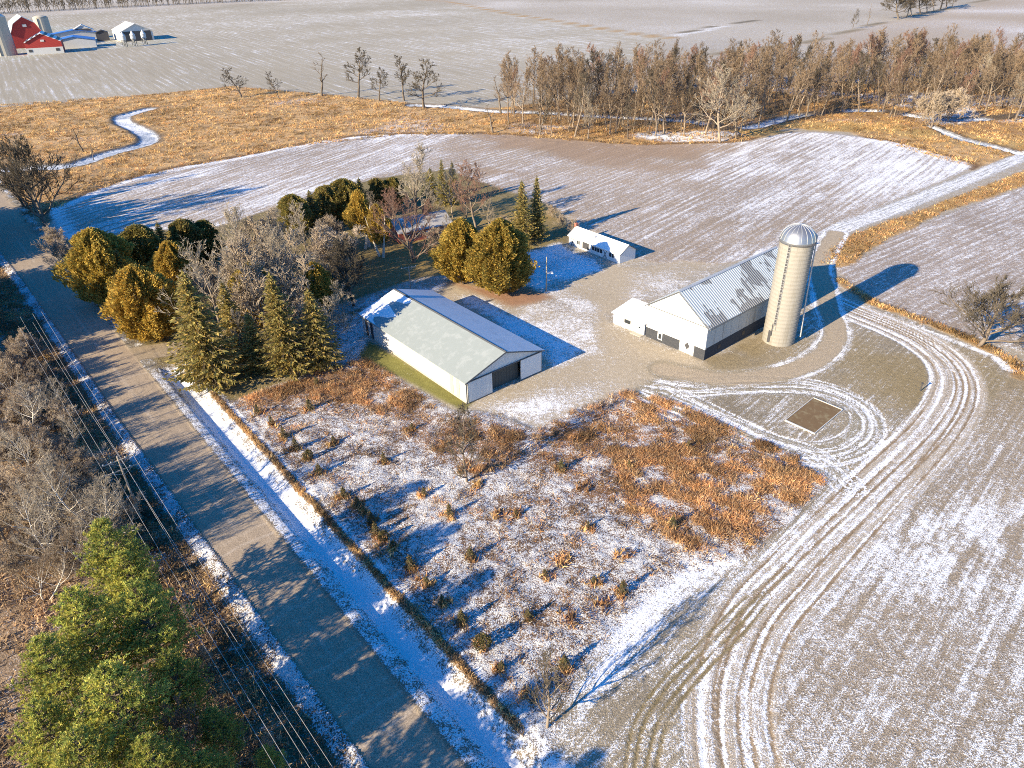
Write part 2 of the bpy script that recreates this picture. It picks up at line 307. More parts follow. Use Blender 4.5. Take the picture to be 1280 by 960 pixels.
# ------------------------------------------------------------------ materials
def mat(name, rough=.9):
    m = bpy.data.materials.new(name); m.use_nodes = True
    nt = m.node_tree; b = nt.nodes['Principled BSDF']; b.inputs['Roughness'].default_value = rough
    b.inputs['Specular IOR Level'].default_value = .25
    return m, nt, b
def nd(nt, typ, **kw):
    n = nt.nodes.new(typ)
    for k, v in kw.items():
        if k.startswith('i_'): n.inputs[k[2:].replace('_', ' ')].default_value = v
        else: setattr(n, k, v)
    return n
def mth(nt, op, a, b=None, clamp=False):
    n = nt.nodes.new('ShaderNodeMath'); n.operation = op; n.use_clamp = clamp
    for i, v in enumerate((a, b)):
        if v is None: continue
        if isinstance(v, (int, float)): n.inputs[i].default_value = v
        else: nt.links.new(v, n.inputs[i])
    return n.outputs[0]
def mixc(nt, f, a, b, mode='MIX'):
    n = nt.nodes.new('ShaderNodeMix'); n.data_type = 'RGBA'; n.blend_type = mode
    for i, v in ((0, f), (6, a), (7, b)):
        if isinstance(v, (int, float)): n.inputs[i].default_value = v
        elif isinstance(v, tuple): n.inputs[i].default_value = (*v, 1) if len(v) == 3 else v
        else: nt.links.new(v, n.inputs[i])
    return n.outputs[2]
def ramp(nt, v, a, b):
    n = nt.nodes.new('ShaderNodeMapRange'); n.interpolation_type = 'SMOOTHSTEP'
    n.inputs['From Min'].default_value = a; n.inputs['From Max'].default_value = b
    nt.links.new(v, n.inputs['Value']); return n.outputs[0]
SNOW = (.80, .805, .81)

def ground_material():
    m, nt, b = mat('ground_cover', .92)
    geo = nd(nt, 'ShaderNodeNewGeometry')
    def attr(n): return nd(nt, 'ShaderNodeAttribute', attribute_name=n)
    base = attr('base').outputs['Color']; prm = attr('prm'); prm2 = attr('prm2')
    sp = nd(nt, 'ShaderNodeSeparateXYZ'); nt.links.new(prm.outputs['Vector'], sp.inputs[0]); snow, ra, stv = sp.outputs
    sp2 = nd(nt, 'ShaderNodeSeparateXYZ'); nt.links.new(prm2.outputs['Vector'], sp2.inputs[0]); rcv, alv, bmp = sp2.outputs
    def noise(scale, det, rough, vec=None):
        n = nd(nt, 'ShaderNodeTexNoise', i_Scale=scale, i_Detail=det, i_Roughness=rough)
        nt.links.new(vec if vec is not None else geo.outputs['Position'], n.inputs['Vector']); return n.outputs['Fac']
    nA = noise(1.1, 6, .72); nB = noise(4.5, 3, .7); nD = noise(.22, 4, .6); nC = noise(9.0, 3, .7)
    cv = nd(nt, 'ShaderNodeCombineXYZ'); nt.links.new(rcv, cv.inputs[0]); nt.links.new(mth(nt, 'MULTIPLY', alv, .035), cv.inputs[1])
    nS = noise(1.9, 5, .75, cv.outputs[0])
    cv2 = nd(nt, 'ShaderNodeCombineXYZ'); nt.links.new(mth(nt, 'MULTIPLY', rcv, 1.0), cv2.inputs[0]); nt.links.new(mth(nt, 'MULTIPLY', alv, .25), cv2.inputs[1])
    nR = noise(1.3, 4, .7, cv2.outputs[0])
    stripe = mth(nt, 'SINE', mth(nt, 'MULTIPLY', rcv, 2*math.pi/.95))
    n_all = mth(nt, 'ADD', mth(nt, 'MULTIPLY', mth(nt, 'SUBTRACT', nA, .5), 1.4), mth(nt, 'MULTIPLY', mth(nt, 'SUBTRACT', nB, .5), 1.6))
    n_all = mth(nt, 'ADD', n_all, mth(nt, 'MULTIPLY', mth(nt, 'SUBTRACT', nD, .5), .35))
    n_all = mth(nt, 'ADD', n_all, mth(nt, 'MULTIPLY', mth(nt, 'SUBTRACT', nC, .5), .8))
    n_all = mth(nt, 'MULTIPLY', n_all, mth(nt, 'SUBTRACT', 1.0, mth(nt, 'MULTIPLY', stv, .55)))
    n_all = mth(nt, 'ADD', n_all, mth(nt, 'MULTIPLY', mth(nt, 'MULTIPLY', stripe, ra), .10))
    n_all = mth(nt, 'ADD', n_all, mth(nt, 'MULTIPLY', mth(nt, 'MULTIPLY', mth(nt, 'SUBTRACT', nR, .5), ra), 1.1))
    n_all = mth(nt, 'ADD', n_all, mth(nt, 'MULTIPLY', mth(nt, 'MULTIPLY', mth(nt, 'SUBTRACT', nS, .5), stv), 2.6))
    sm = ramp(nt, mth(nt, 'ADD', snow, n_all), .36, .68)
    k = mth(nt, 'ADD', mth(nt, 'ADD', mth(nt, 'MULTIPLY', nB, 1.5), mth(nt, 'MULTIPLY', nC, 1.3)), mth(nt, 'SUBTRACT', mth(nt, 'MULTIPLY', nA, .7), .75)); k = mth(nt, 'MAXIMUM', k, .12)
    k2 = mth(nt, 'ADD', k, mth(nt, 'MULTIPLY', mth(nt, 'MULTIPLY', mth(nt, 'SUBTRACT', nS, .5), stv), 1.5)); k2 = mth(nt, 'MAXIMUM', k2, .15)
    dirt = nd(nt, 'ShaderNodeVectorMath', operation='SCALE'); nt.links.new(base, dirt.inputs[0]); nt.links.new(k2, dirt.inputs['Scale'])
    sv2 = nd(nt, 'ShaderNodeVectorMath', operation='SCALE'); sv2.inputs[0].default_value = SNOW; nt.links.new(mth(nt, 'ADD', .72, mth(nt, 'MULTIPLY', nC, .5)), sv2.inputs['Scale'])
    col = mixc(nt, sm, dirt.outputs[0], sv2.outputs[0])
    nt.links.new(col, b.inputs['Base Color'])
    hgt = mth(nt, 'ADD', mth(nt, 'MULTIPLY', nA, .35), mth(nt, 'ADD', mth(nt, 'MULTIPLY', nB, .22), mth(nt, 'MULTIPLY', nC, .07)))
    hgt = mth(nt, 'ADD', hgt, mth(nt, 'MULTIPLY', mth(nt, 'MULTIPLY', nR, ra), .12))
    hgt = mth(nt, 'MULTIPLY', hgt, bmp)
    hgt = mth(nt, 'ADD', hgt, mth(nt, 'MULTIPLY', sm, .04))
    bu = nd(nt, 'ShaderNodeBump', i_Strength=1.0, i_Distance=.55)
    nt.links.new(hgt, bu.inputs['Height']); nt.links.new(bu.outputs[0], b.inputs['Normal'])
    return m
GM = ground_material()

def link(name, me, m=None, parent=None):
    o = bpy.data.objects.new(name, me); C.objects.link(o)
    if m is not None: me.materials.append(m)
    if parent is not None: o.parent = parent
    return o
def np_mesh(name, V, F, smooth=False):
    """V (n,3), F (m,k) all faces with k corners"""
    me = bpy.data.meshes.new(name); V = np.ascontiguousarray(V, dtype=np.float32); F = np.ascontiguousarray(F, dtype=np.int32)
    n, k = F.shape
    me.vertices.add(len(V)); me.vertices.foreach_set('co', V.ravel())
    me.loops.add(n*k); me.loops.foreach_set('vertex_index', F.ravel())
    me.polygons.add(n); me.polygons.foreach_set('loop_start', np.arange(0, n*k, k, dtype=np.int32))
    if smooth: me.polygons.foreach_set('use_smooth', np.ones(n, bool))
    me.update(calc_edges=True)
    return me

GR = {n: [] for n in REG}
def grid_patch(x0, x1, y0, y1, step, hole=None, flat_edge=True):
    nx, ny = int(round((x1-x0)/step))+1, int(round((y1-y0)/step))+1
    xs, ys = np.linspace(x0, x1, nx), np.linspace(y0, y1, ny)
    X, Y = np.meshgrid(xs, ys); X = X.ravel(); Y = Y.ravel()
    D = paint(X, Y)
    e = np.minimum(np.minimum(X-x0, x1-X), np.minimum(Y-y0, y1-Y))
    D['z'] = D['z']*sst(0, 3*step, e)
    if hole:
        h0, h1, g0, g1 = hole
        ex = np.maximum(np.maximum(h0-X, X-h1), np.maximum(g0-Y, Y-g1)); D['z'] = D['z']*sst(0, 2*step, ex)
    idx = np.arange(nx*ny).reshape(ny, nx)
    F = np.stack([idx[:-1, :-1], idx[:-1, 1:], idx[1:, 1:], idx[1:, :-1]], -1).reshape(-1, 4)
    cx, cy = X[F].mean(1), Y[F].mean(1)
    keep = np.ones(len(F), bool)
    if hole: keep &= ~((cx > h0) & (cx < h1) & (cy > g0) & (cy < g1))
    # only what the camera, also from a few steps aside, can see
    dep = cy*math.cos(TH)+H*math.sin(TH); keep &= (np.abs(cx) < dep*.72+40+12)
    F = F[keep]
    r = D['reg'][F]; freg = np.where((r[:, 0] == r[:, 1]) | (r[:, 0] == r[:, 2]), r[:, 0], r[:, 3])
    prm = np.stack([D['snow'], D['ra'], D['st']], -1); prm2 = np.stack([D['rc'], D['al'], D['bump']], -1)
    V = np.stack([X, Y, D['z']], -1)
    for i, n in enumerate(REG):
        f = F[freg == i]
        if len(f): GR[n].append((V, f, D['col'], prm, prm2))

grid_patch(-140.4, 140.4, 24, 192, .3)
grid_patch(-360, 360, 24, 480, 1.2, hole=(-140.4, 140.4, 24, 192))
grid_patch(-2400, 2400, 24, 3000, 12, hole=(-360, 360, 24, 480))
for n in REG:
    if not GR[n]: continue
    Vs, Fs, Cs, P1, P2, off = [], [], [], [], [], 0
    for V, f, c, p, p2 in GR[n]:
        us, inv = np.unique(f, return_inverse=True)
        Vs.append(V[us]); Fs.append(inv.reshape(f.shape)+off); Cs.append(c[us]); P1.append(p[us]); P2.append(p2[us]); off += len(us)
    me = np_mesh(n, np.vstack(Vs), np.vstack(Fs), True)
    c4 = np.concatenate([np.vstack(Cs), np.ones((off, 1))], 1).astype(np.float32)
    a = me.attributes.new('base', 'FLOAT_COLOR', 'POINT'); a.data.foreach_set('color', c4.ravel())
    a = me.attributes.new('prm', 'FLOAT_VECTOR', 'POINT'); a.data.foreach_set('vector', np.vstack(P1).astype(np.float32).ravel())
    a = me.attributes.new('prm2', 'FLOAT_VECTOR', 'POINT'); a.data.foreach_set('vector', np.vstack(P2).astype(np.float32).ravel())
    nm = 'field' if n.startswith('field') else n
    o = link(nm, me, GM); o['kind'] = 'structure'
GR.clear()

# ------------------------------------------------------------------ camera and light
cam = bpy.data.cameras.new('camera'); co = bpy.data.objects.new('camera', cam); C.objects.link(co)
cam.sensor_width = 36; cam.lens = FPX/1280*36; cam.clip_end = 6000; cam.clip_start = .5
up = Vector((0, math.sin(TH), math.cos(TH))); rt = Vector((1, 0, 0)); cr, sr = math.cos(RO), math.sin(RO)
ax = rt*cr + up*sr; ay = up*cr - rt*sr; az = ax.cross(ay)
co.matrix_world = Matrix(((ax.x, ay.x, az.x, 0), (ax.y, ay.y, az.y, 0), (ax.z, ay.z, az.z, H), (0, 0, 0, 1)))
S.camera = co
sd = math.radians(SUN_DIR); el = math.radians(SUN_EL)
sv = Vector((math.cos(sd)*math.cos(el), math.sin(sd)*math.cos(el), -math.sin(el)))    # the way the light travels
sl = bpy.data.lights.new('sun', 'SUN'); sl.energy = 5.0; sl.angle = math.radians(.55); sl.color = (1, .835, .58)
so = bpy.data.objects.new('sun', sl); C.objects.link(so); so.rotation_euler = sv.to_track_quat('-Z', 'Y').to_euler()
wd = bpy.data.worlds.new('World'); S.world = wd; wd.use_nodes = True
wn = wd.node_tree; bg = wn.nodes['Background']; sky = wn.nodes.new('ShaderNodeTexSky'); sky.sky_type = 'NISHITA'; sky.sun_disc = False
sky.sun_elevation = el; sky.sun_rotation = math.atan2(-sv.x, -sv.y); sky.ozone_density = 5.0; sky.air_density = 1.0; sky.dust_density = .4
hs = wn.nodes.new('ShaderNodeHueSaturation'); hs.inputs['Saturation'].default_value = 1.32; hs.inputs['Hue'].default_value = .506
wn.links.new(sky.outputs[0], hs.inputs['Color']); wn.links.new(hs.outputs[0], bg.inputs['Color']); bg.inputs['Strength'].default_value = .112
S.view_settings.view_transform = 'Standard'; S.view_settings.look = 'None'; S.view_settings.gamma = 1; S.view_settings.exposure = 1.3
S.view_settings.use_curve_mapping = False
S.render.engine = 'CYCLES'; S.cycles.use_denoising = False; S.cycles.filter_width = 1.0; S.cycles.use_adaptive_sampling = False; S.cycles.max_bounces = 5; S.cycles.transparent_max_bounces = 8
# ================================================================== materials of the things
def surf(name, col, var=.18, scale=1.2, rough=.75, stripe=None, metal=0.0, stain=None, lines=None, snow=0.0, bumpk=.3):
    """plain weathered surface; stripe=(axis, period, depth) ribs; lines=(axis, period, width, colour); stain=(colour, amount)"""
    m, nt, b = mat(name, rough); b.inputs['Metallic'].default_value = metal
    tc = nd(nt, 'ShaderNodeTexCoord'); vec = tc.outputs['Object']
    n = nd(nt, 'ShaderNodeTexNoise', i_Scale=scale, i_Detail=5, i_Roughness=.65); nt.links.new(vec, n.inputs['Vector'])
    n2 = nd(nt, 'ShaderNodeTexNoise', i_Scale=scale*7, i_Detail=3, i_Roughness=.6); nt.links.new(vec, n2.inputs['Vector'])
    k = mth(nt, 'ADD', 1-var, mth(nt, 'MULTIPLY', mth(nt, 'ADD', n.outputs['Fac'], n2.outputs['Fac']), var))
    sc = nd(nt, 'ShaderNodeVectorMath', operation='SCALE'); sc.inputs[0].default_value = col; nt.links.new(k, sc.inputs['Scale'])
    c = sc.outputs[0]
    sp = nd(nt, 'ShaderNodeSeparateXYZ'); nt.links.new(vec, sp.inputs[0])
    if stain:
        mp = nd(nt, 'ShaderNodeMapping'); mp.inputs['Scale'].default_value = stain[2] if len(stain) > 2 else (1.4, 1.4, .25); nt.links.new(vec, mp.inputs[0])
        n3 = nd(nt, 'ShaderNodeTexNoise', i_Scale=1.0, i_Detail=5, i_Roughness=.7); nt.links.new(mp.outputs[0], n3.inputs['Vector'])
        c = mixc(nt, mth(nt, 'MULTIPLY', ramp(nt, n3.outputs['Fac'], .48, .66), stain[1]), c, stain[0])
    if lines:
        f = mth(nt, 'FRACT', mth(nt, 'DIVIDE', sp.outputs[lines[0]], lines[1]))
        c = mixc(nt, mth(nt, 'LESS_THAN', f, lines[2]), c, lines[3])
    if snow:
        n4 = nd(nt, 'ShaderNodeTexNoise', i_Scale=.55, i_Detail=6, i_Roughness=.7); nt.links.new(vec, n4.inputs['Vector'])
        c = mixc(nt, ramp(nt, mth(nt, 'ADD', n4.outputs['Fac'], snow-.5), .42, .58), c, SNOW)
    nt.links.new(c, b.inputs['Base Color'])
    h = mth(nt, 'MULTIPLY', n2.outputs['Fac'], .1)
    if stripe:
        w = mth(nt, 'SINE', mth(nt, 'MULTIPLY', sp.outputs[stripe[0]], 2*math.pi/stripe[1]))
        h = mth(nt, 'ADD', h, mth(nt, 'MULTIPLY', w, stripe[2]))
    bu = nd(nt, 'ShaderNodeBump', i_Strength=bumpk, i_Distance=.3); nt.links.new(h, bu.inputs['Height']); nt.links.new(bu.outputs[0], b.inputs['Normal'])
    return m

M = {}
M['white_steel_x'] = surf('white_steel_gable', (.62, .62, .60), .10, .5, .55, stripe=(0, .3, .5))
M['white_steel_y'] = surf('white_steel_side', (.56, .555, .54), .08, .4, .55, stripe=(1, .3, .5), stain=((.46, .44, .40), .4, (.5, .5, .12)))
M['white_flat'] = surf('white_paint', (.66, .66, .65), .06, .6, .6)
M['grey_flat'] = surf('grey_trim', (.10, .105, .11), .1, 2, .6)
M['grey_strip'] = surf('weathered_grey_panel', (.42, .37, .30), .15, 1, .7)
M['dark_inside'] = surf('dark_door', (.075, .08, .075), .2, 1, .7, lines=(0, .62, .08, (.03, .03, .03)))
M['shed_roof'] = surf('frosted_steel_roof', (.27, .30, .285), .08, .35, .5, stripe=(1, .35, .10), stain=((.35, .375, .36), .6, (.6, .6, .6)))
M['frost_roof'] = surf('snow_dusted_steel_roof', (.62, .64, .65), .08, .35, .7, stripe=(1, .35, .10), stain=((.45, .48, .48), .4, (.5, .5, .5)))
M['snow'] = surf('snow_cover', SNOW, .05, 1.2, .9, bumpk=.5)
M['concrete'] = surf('concrete_base', (.42, .38, .31), .15, 1.5, .9)
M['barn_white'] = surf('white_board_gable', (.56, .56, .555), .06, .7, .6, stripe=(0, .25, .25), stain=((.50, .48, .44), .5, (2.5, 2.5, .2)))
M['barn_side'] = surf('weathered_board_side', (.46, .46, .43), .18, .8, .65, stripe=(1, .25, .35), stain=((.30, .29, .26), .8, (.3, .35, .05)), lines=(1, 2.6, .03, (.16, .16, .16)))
M['stone'] = surf('dark_stone_wall', (.045, .048, .055), .5, 2.2, .9, stain=((.09, .09, .09), .5, (2, 2, 3)))
M['glass'] = surf('window_glass', (.03, .035, .04), .1, 1, .15)
M['dark'] = surf('dark_paint', (.06, .06, .065), .2, 2, .7)
M['silo'] = surf('concrete_staves', (.275, .26, .23), .22, .8, .85, lines=(2, .78, .06, (.23, .21, .175)), stain=((.20, .18, .145), .6, (1.2, 1.2, .15)), stripe=(2, .78, .15))
M['galv'] = surf('galvanised_steel', (.33, .34, .36), .25, 1.2, .38, metal=.75)
M['galv_dull'] = surf('dull_steel', (.45, .46, .47), .2, 1.5, .5, metal=.3)
M['brick'] = surf('red_brick', (.46, .13, .085), .25, 2, .85, lines=(2, .24, .14, (.30, .17, .14)))
M['shingle'] = surf('grey_shingle', (.34, .33, .32), .25, 1.5, .9, snow=.38)
M['redwood'] = surf('red_barn_boards', (.34, .04, .035), .15, .3, .7, stripe=(0, .6, .3))
M['farwhite'] = surf('pale_farm_boards', (.52, .51, .49), .1, .3, .7)
M['farroof'] = surf('frosted_farm_roof', (.55, .54, .52), .1, .2, .6)
M['striproof'] = surf('striped_farm_roof', (.70, .70, .70), .1, .2, .6, lines=(2, 2.0, .5, (.12, .12, .12)))
M['shaderoof'] = surf('shade_blue_roof', (.05, .16, .46), .1, .3, .5)  # the blue puts the barns' shade into the roof colour
M['farconc'] = surf('far_concrete', (.40, .37, .31), .15, .2, .9)
M['pole'] = surf('pole_timber', (.34, .29, .235), .2, 1.5, .9)
M['wire'] = surf('aluminium_wire', (.5, .46, .40), .05, 1, .45, metal=.2)
M['rust'] = surf('culvert_mouth_shade', (.035, .03, .03), .2, 3, .9)  # near-black stands for the shade inside the pipe mouth
M['slab'] = surf('dirt_filled_slab', (.16, .105, .055), .4, 1.2, .95, stain=((.26, .22, .13), .6, (.8, .8, .8)))
M['kerb'] = surf('pale_kerb', (.50, .48, .44), .1, 2, .9)

def barn_roof_material():
    m, nt, b = mat('worn_barn_roof', .6)
    tc = nd(nt, 'ShaderNodeTexCoord'); vec = tc.outputs['Object']; sp = nd(nt, 'ShaderNodeSeparateXYZ'); nt.links.new(vec, sp.inputs[0])
    col_id = mth(nt, 'FLOOR', mth(nt, 'DIVIDE', sp.outputs[1], .62))
    cv = nd(nt, 'ShaderNodeCombineXYZ'); nt.links.new(mth(nt, 'MULTIPLY', col_id, .9), cv.inputs[0]); nt.links.new(mth(nt, 'MULTIPLY', sp.outputs[2], .35), cv.inputs[1])
    nj = nd(nt, 'ShaderNodeTexNoise', i_Scale=1.0, i_Detail=2); nt.links.new(cv.outputs[0], nj.inputs['Vector'])
    nl = nd(nt, 'ShaderNodeTexNoise', i_Scale=.16, i_Detail=2, i_Roughness=.5); nt.links.new(vec, nl.inputs['Vector'])
    sheet = ramp(nt, mth(nt, 'ADD', mth(nt, 'MULTIPLY', nj.outputs['Fac'], .45), mth(nt, 'MULTIPLY', nl.outputs['Fac'], .9)), .69, .70)
    fr = mth(nt, 'FRACT', mth(nt, 'DIVIDE', sp.outputs[1], .62))
    seam = mth(nt, 'LESS_THAN', fr, .34)
    nf = nd(nt, 'ShaderNodeTexNoise', i_Scale=2.5, i_Detail=5, i_Roughness=.7); nt.links.new(vec, nf.inputs['Vector'])
    frost = mixc(nt, nf.outputs['Fac'], (.46, .49, .47), (.70, .73, .71))
    frost = mixc(nt, mth(nt, 'MULTIPLY', seam, .28), frost, (.22, .24, .24))
    bare = mixc(nt, seam, (.40, .39, .36), (.085, .085, .085))
    nt.links.new(mixc(nt, sheet, frost, bare), b.inputs['Base Color'])
    w = mth(nt, 'SINE', mth(nt, 'MULTIPLY', sp.outputs[1], 2*math.pi/.62))
    bu = nd(nt, 'ShaderNodeBump', i_Strength=.3, i_Distance=.1); nt.links.new(w, bu.inputs['Height']); nt.links.new(bu.outputs[0], b.inputs['Normal'])
    return m
M['barn_roof'] = barn_roof_material()

def bark(name, c0, c1, rv=.35):
    m, nt, b = mat(name, .9)
    oi = nd(nt, 'ShaderNodeObjectInfo'); geo = nd(nt, 'ShaderNodeNewGeometry')
    n = nd(nt, 'ShaderNodeTexNoise', i_Scale=.9, i_Detail=4); nt.links.new(geo.outputs['Position'], n.inputs['Vector'])
    c = mixc(nt, ramp(nt, n.outputs['Fac'], .3, .7), c0, c1)
    sc = nd(nt, 'ShaderNodeVectorMath', operation='SCALE'); nt.links.new(c, sc.inputs[0])
    nt.links.new(mth(nt, 'ADD', 1-rv/2, mth(nt, 'MULTIPLY', oi.outputs['Random'], rv)), sc.inputs['Scale'])
    nt.links.new(sc.outputs[0], b.inputs['Base Color']); return m
M['bark'] = bark('grey_bark', (.09, .072, .056), (.16, .135, .11))
M['bark_pale'] = bark('pale_bark', (.44, .40, .34), (.56, .52, .46))
M['bark_mid'] = bark('brown_bark', (.14, .105, .078), (.22, .18, .14))
M['twig'] = bark('grey_brown_twigs', (.16, .112, .072), (.25, .182, .12), .5)
M['twig_red'] = bark('reddish_twigs', (.18, .10, .072), (.255, .155, .115), .4)
M['twig_brush'] = bark('brown_brush_twigs', (.33, .26, .185), (.46, .375, .28), .4)
M['bark_lit'] = bark('tan_bark', (.19, .15, .11), (.30, .24, .18), .5)
M['twig_pale'] = bark('pale_twigs', (.26, .22, .165), (.37, .315, .245), .4)
M['twig_dark'] = bark('dark_twigs', (.07, .058, .042), (.12, .10, .072), .4)

def leafmat(name, rv=.3, alt=None):
    """leaf colour from the mesh's own tint, varied a little from tree to tree"""
    m, nt, b = mat(name, .75)
    a = nd(nt, 'ShaderNodeAttribute', attribute_name='tint'); oi = nd(nt, 'ShaderNodeObjectInfo')
    sc = nd(nt, 'ShaderNodeVectorMath', operation='SCALE'); nt.links.new(a.outputs['Color'], sc.inputs[0])
    nt.links.new(mth(nt, 'ADD', 1-rv/2, mth(nt, 'MULTIPLY', oi.outputs['Random'], rv)), sc.inputs['Scale'])
    nt.links.new(sc.outputs[0], b.inputs['Base Color'])
    tr = nd(nt, 'ShaderNodeBsdfTranslucent'); nt.links.new(sc.outputs[0], tr.inputs['Color']); mx = nd(nt, 'ShaderNodeMixShader'); mx.inputs[0].default_value = .38
    nt.links.new(b.outputs[0], mx.inputs[1]); nt.links.new(tr.outputs[0], mx.inputs[2]); nt.links.new(mx.outputs[0], nt.nodes['Material Output'].inputs['Surface']); return m
M['leaf'] = leafmat('needles_and_leaves'); M['straw'] = leafmat('dry_grass', .0)

# ================================================================== mesh helpers
class MB:
    def __init__(s): s.v, s.f = [], []
    def add(s, vs, fs):
        o = len(s.v); s.v += [tuple(map(float, p)) for p in vs]; s.f += [tuple(i+o for i in f) for f in fs]; return s
    def box(s, x0, x1, y0, y1, z0, z1):
        return s.add([(x0, y0, z0), (x1, y0, z0), (x1, y1, z0), (x0, y1, z0), (x0, y0, z1), (x1, y0, z1), (x1, y1, z1), (x0, y1, z1)],
                     [(0, 3, 2, 1), (4, 5, 6, 7), (0, 1, 5, 4), (1, 2, 6, 5), (2, 3, 7, 6), (3, 0, 4, 7)])
    def prism(s, pts, y0, y1):
        """outline in x,z pushed along y"""
        n = len(pts); v = [(p[0], y0, p[1]) for p in pts]+[(p[0], y1, p[1]) for p in pts]
        return s.add(v, [tuple(range(n)), tuple(range(2*n-1, n-1, -1))]+[(i, i+n, (i+1) % n+n, (i+1) % n) for i in range(n)])
    def prism_x(s, pts, x0, x1):
        n = len(pts); v = [(x0, p[0], p[1]) for p in pts]+[(x1, p[0], p[1]) for p in pts]
        return s.add(v, [tuple(range(n)), tuple(range(2*n-1, n-1, -1))]+[(i, i+n, (i+1) % n+n, (i+1) % n) for i in range(n)])
    def lathe(s, prof, n=40, cx=0, cy=0, cap=True):
        v, f = [], []; k = len(prof)
        for r, z in prof:
            for i in range(n): a = 2*math.pi*i/n; v.append((cx+r*math.cos(a), cy+r*math.sin(a), z))
        for j in range(k-1):
            for i in range(n): f.append((j*n+i, j*n+(i+1) % n, (j+1)*n+(i+1) % n, (j+1)*n+i))
        if cap: f += [tuple(range(n-1, -1, -1)), tuple(range((k-1)*n, k*n))]
        return s.add(v, f)
    def tube(s, pts, r, n=6):
        pts = [Vector(p) for p in pts]; v, f = [], []
        rr = r if isinstance(r, (list, tuple)) else [r]*len(pts)
        for i, p in enumerate(pts):
            d = (pts[min(i+1, len(pts)-1)]-pts[max(i-1, 0)]).normalized()
            a = d.orthogonal().normalized() if i == 0 else (a-d*a.dot(d)).normalized(); b = d.cross(a)
            for k in range(n): q = 2*math.pi*k/n; v.append(p+(a*math.cos(q)+b*math.sin(q))*rr[i])
        for i in range(len(pts)-1):
            for k in range(n): f.append((i*n+k, i*n+(k+1) % n, (i+1)*n+(k+1) % n, (i+1)*n+k))
        f += [tuple(range(n-1, -1, -1)), tuple(range((len(pts)-1)*n, len(pts)*n))]
        return s.add(v, f)
    def build(s, name, m, parent=None, bevel=0, smooth=False):
        me = bpy.data.meshes.new(name); me.from_pydata(s.v, [], s.f); me.update()
        if smooth: me.polygons.foreach_set('use_smooth', [True]*len(me.polygons))
        o = link(name, me, m, parent)
        if bevel:
            md = o.modifiers.new('edge', 'BEVEL'); md.width = bevel; md.segments = 1; md.limit_method = 'ANGLE'
        return o
def thing(name, label, cat, loc, rz=0, group=None):
    o = bpy.data.objects.new(name, None); C.objects.link(o); o.location = loc; o.rotation_euler = (0, 0, rz); o.empty_display_size = .5
    o['label'] = label; o['category'] = cat
    if group: o['group'] = group
    return o
def tag(o, label, cat, group=None):
    o['label'] = label; o['category'] = cat
    if group: o['group'] = group
    return o
def dup(root, loc, rz=0, sc=1.0, label=None, group=None):
    r = root.copy(); C.objects.link(r); r.location = loc; r.rotation_euler = (0, 0, rz)
    r.scale = sc if isinstance(sc, tuple) else (sc, sc, sc)
    if label: r['label'] = label
    if group: r['group'] = group
    elif 'group' in r: del r['group']
    for ch in list(root.children):
        c = ch.copy(); C.objects.link(c); c.parent = r
        for g in ch.children:
            d = g.copy(); C.objects.link(d); d.parent = c
    return r

# ================================================================== the long white machine shed
def ang(a, b): return math.atan2(b[1]-a[1], b[0]-a[0])
A = at(584, 505); B = at(676.5, 463.8); Cc = at(453.8, 417.5)
gw = float(np.linalg.norm(B-A)); Ls = float(np.linalg.norm(Cc-A)); E1, R1 = 4.25, 6.95
shed = thing('machine_shed', 'long white steel machine shed with dark open sliding door in its gable end', 'shed', A, ang(A, B))
mb = MB(); t = .2
d0, d1 = gw*.315, gw*.715       # the doorway
mb.box(0, t, t, Ls-t, .35, E1); mb.box(gw-t, gw, t, Ls-t, .35, E1)
mb.build('side_wall', M['white_steel_y'], shed)
mb = MB(); zg = lambda x: E1+(R1-E1)*(1-abs(x-gw/2)/(gw/2))
mb.prism([(0, .05), (d0, .05), (d0, E1-.35), (d1, E1-.35), (d1, .05), (gw, .05), (gw, E1), (gw/2, R1), (0, E1)], 0, t)
mb.build('gable_wall', M['white_steel_x'], shed)
MB().prism([(0, .05), (gw, .05), (gw, E1), (gw/2, R1), (0, E1)], Ls-t, Ls).build('gable_wall', M['white_steel_x'], shed)
MB().box(-.04, .16, t, Ls-t, -.3, .33).box(gw-.16, gw+.04, t, Ls-t, -.3, .33).build('base_board', M['concrete'], shed)
MB().box(d0-.05, d1+.05, .9, 1.0, 0.02, E1-.3).build('inner_door', M['dark_inside'], shed)
dl = MB().box(.12, d0+.1, -.16, -.08, .12, E1-.2).build('sliding_door', M['white_steel_x'], shed)
MB().box(.12, d0+.1, -.20, -.17, .12, .22).box(.12, .22, -.20, -.17, .24, E1-.22).build('door_trim', M['grey_flat'], dl)
dr = MB().box(d1-.1, gw-.1, -.16, -.08, .12, E1-.2).build('sliding_door', M['white_flat'], shed)
MB().box(d1-.1, gw-.1, -.20, -.17, .12, .22).build('door_trim', M['grey_flat'], dr)
MB().box(.05, gw-.05, -.26, -.07, E1-.18, E1-.05).build('door_rail', M['grey_flat'], shed)
for x0 in (-.06, gw-.08): MB().box(x0, x0+.14, -.06, .08, 0, E1-.02).build('corner_trim', M['grey_flat'], shed)
for y0 in (1.9, 3.7): MB().box(-.07, -.01, y0, y0+.95, .4, E1-.2).build('wall_panel', M['grey_strip'], shed)
for y0 in (Ls-4.2, Ls-2.3): MB().box(-.07, -.01, y0, y0+.9, .4, E1-.2).build('wall_panel', M['dark'], shed)
ov = .45; sl_ = (R1-E1)/(gw/2); th = .14
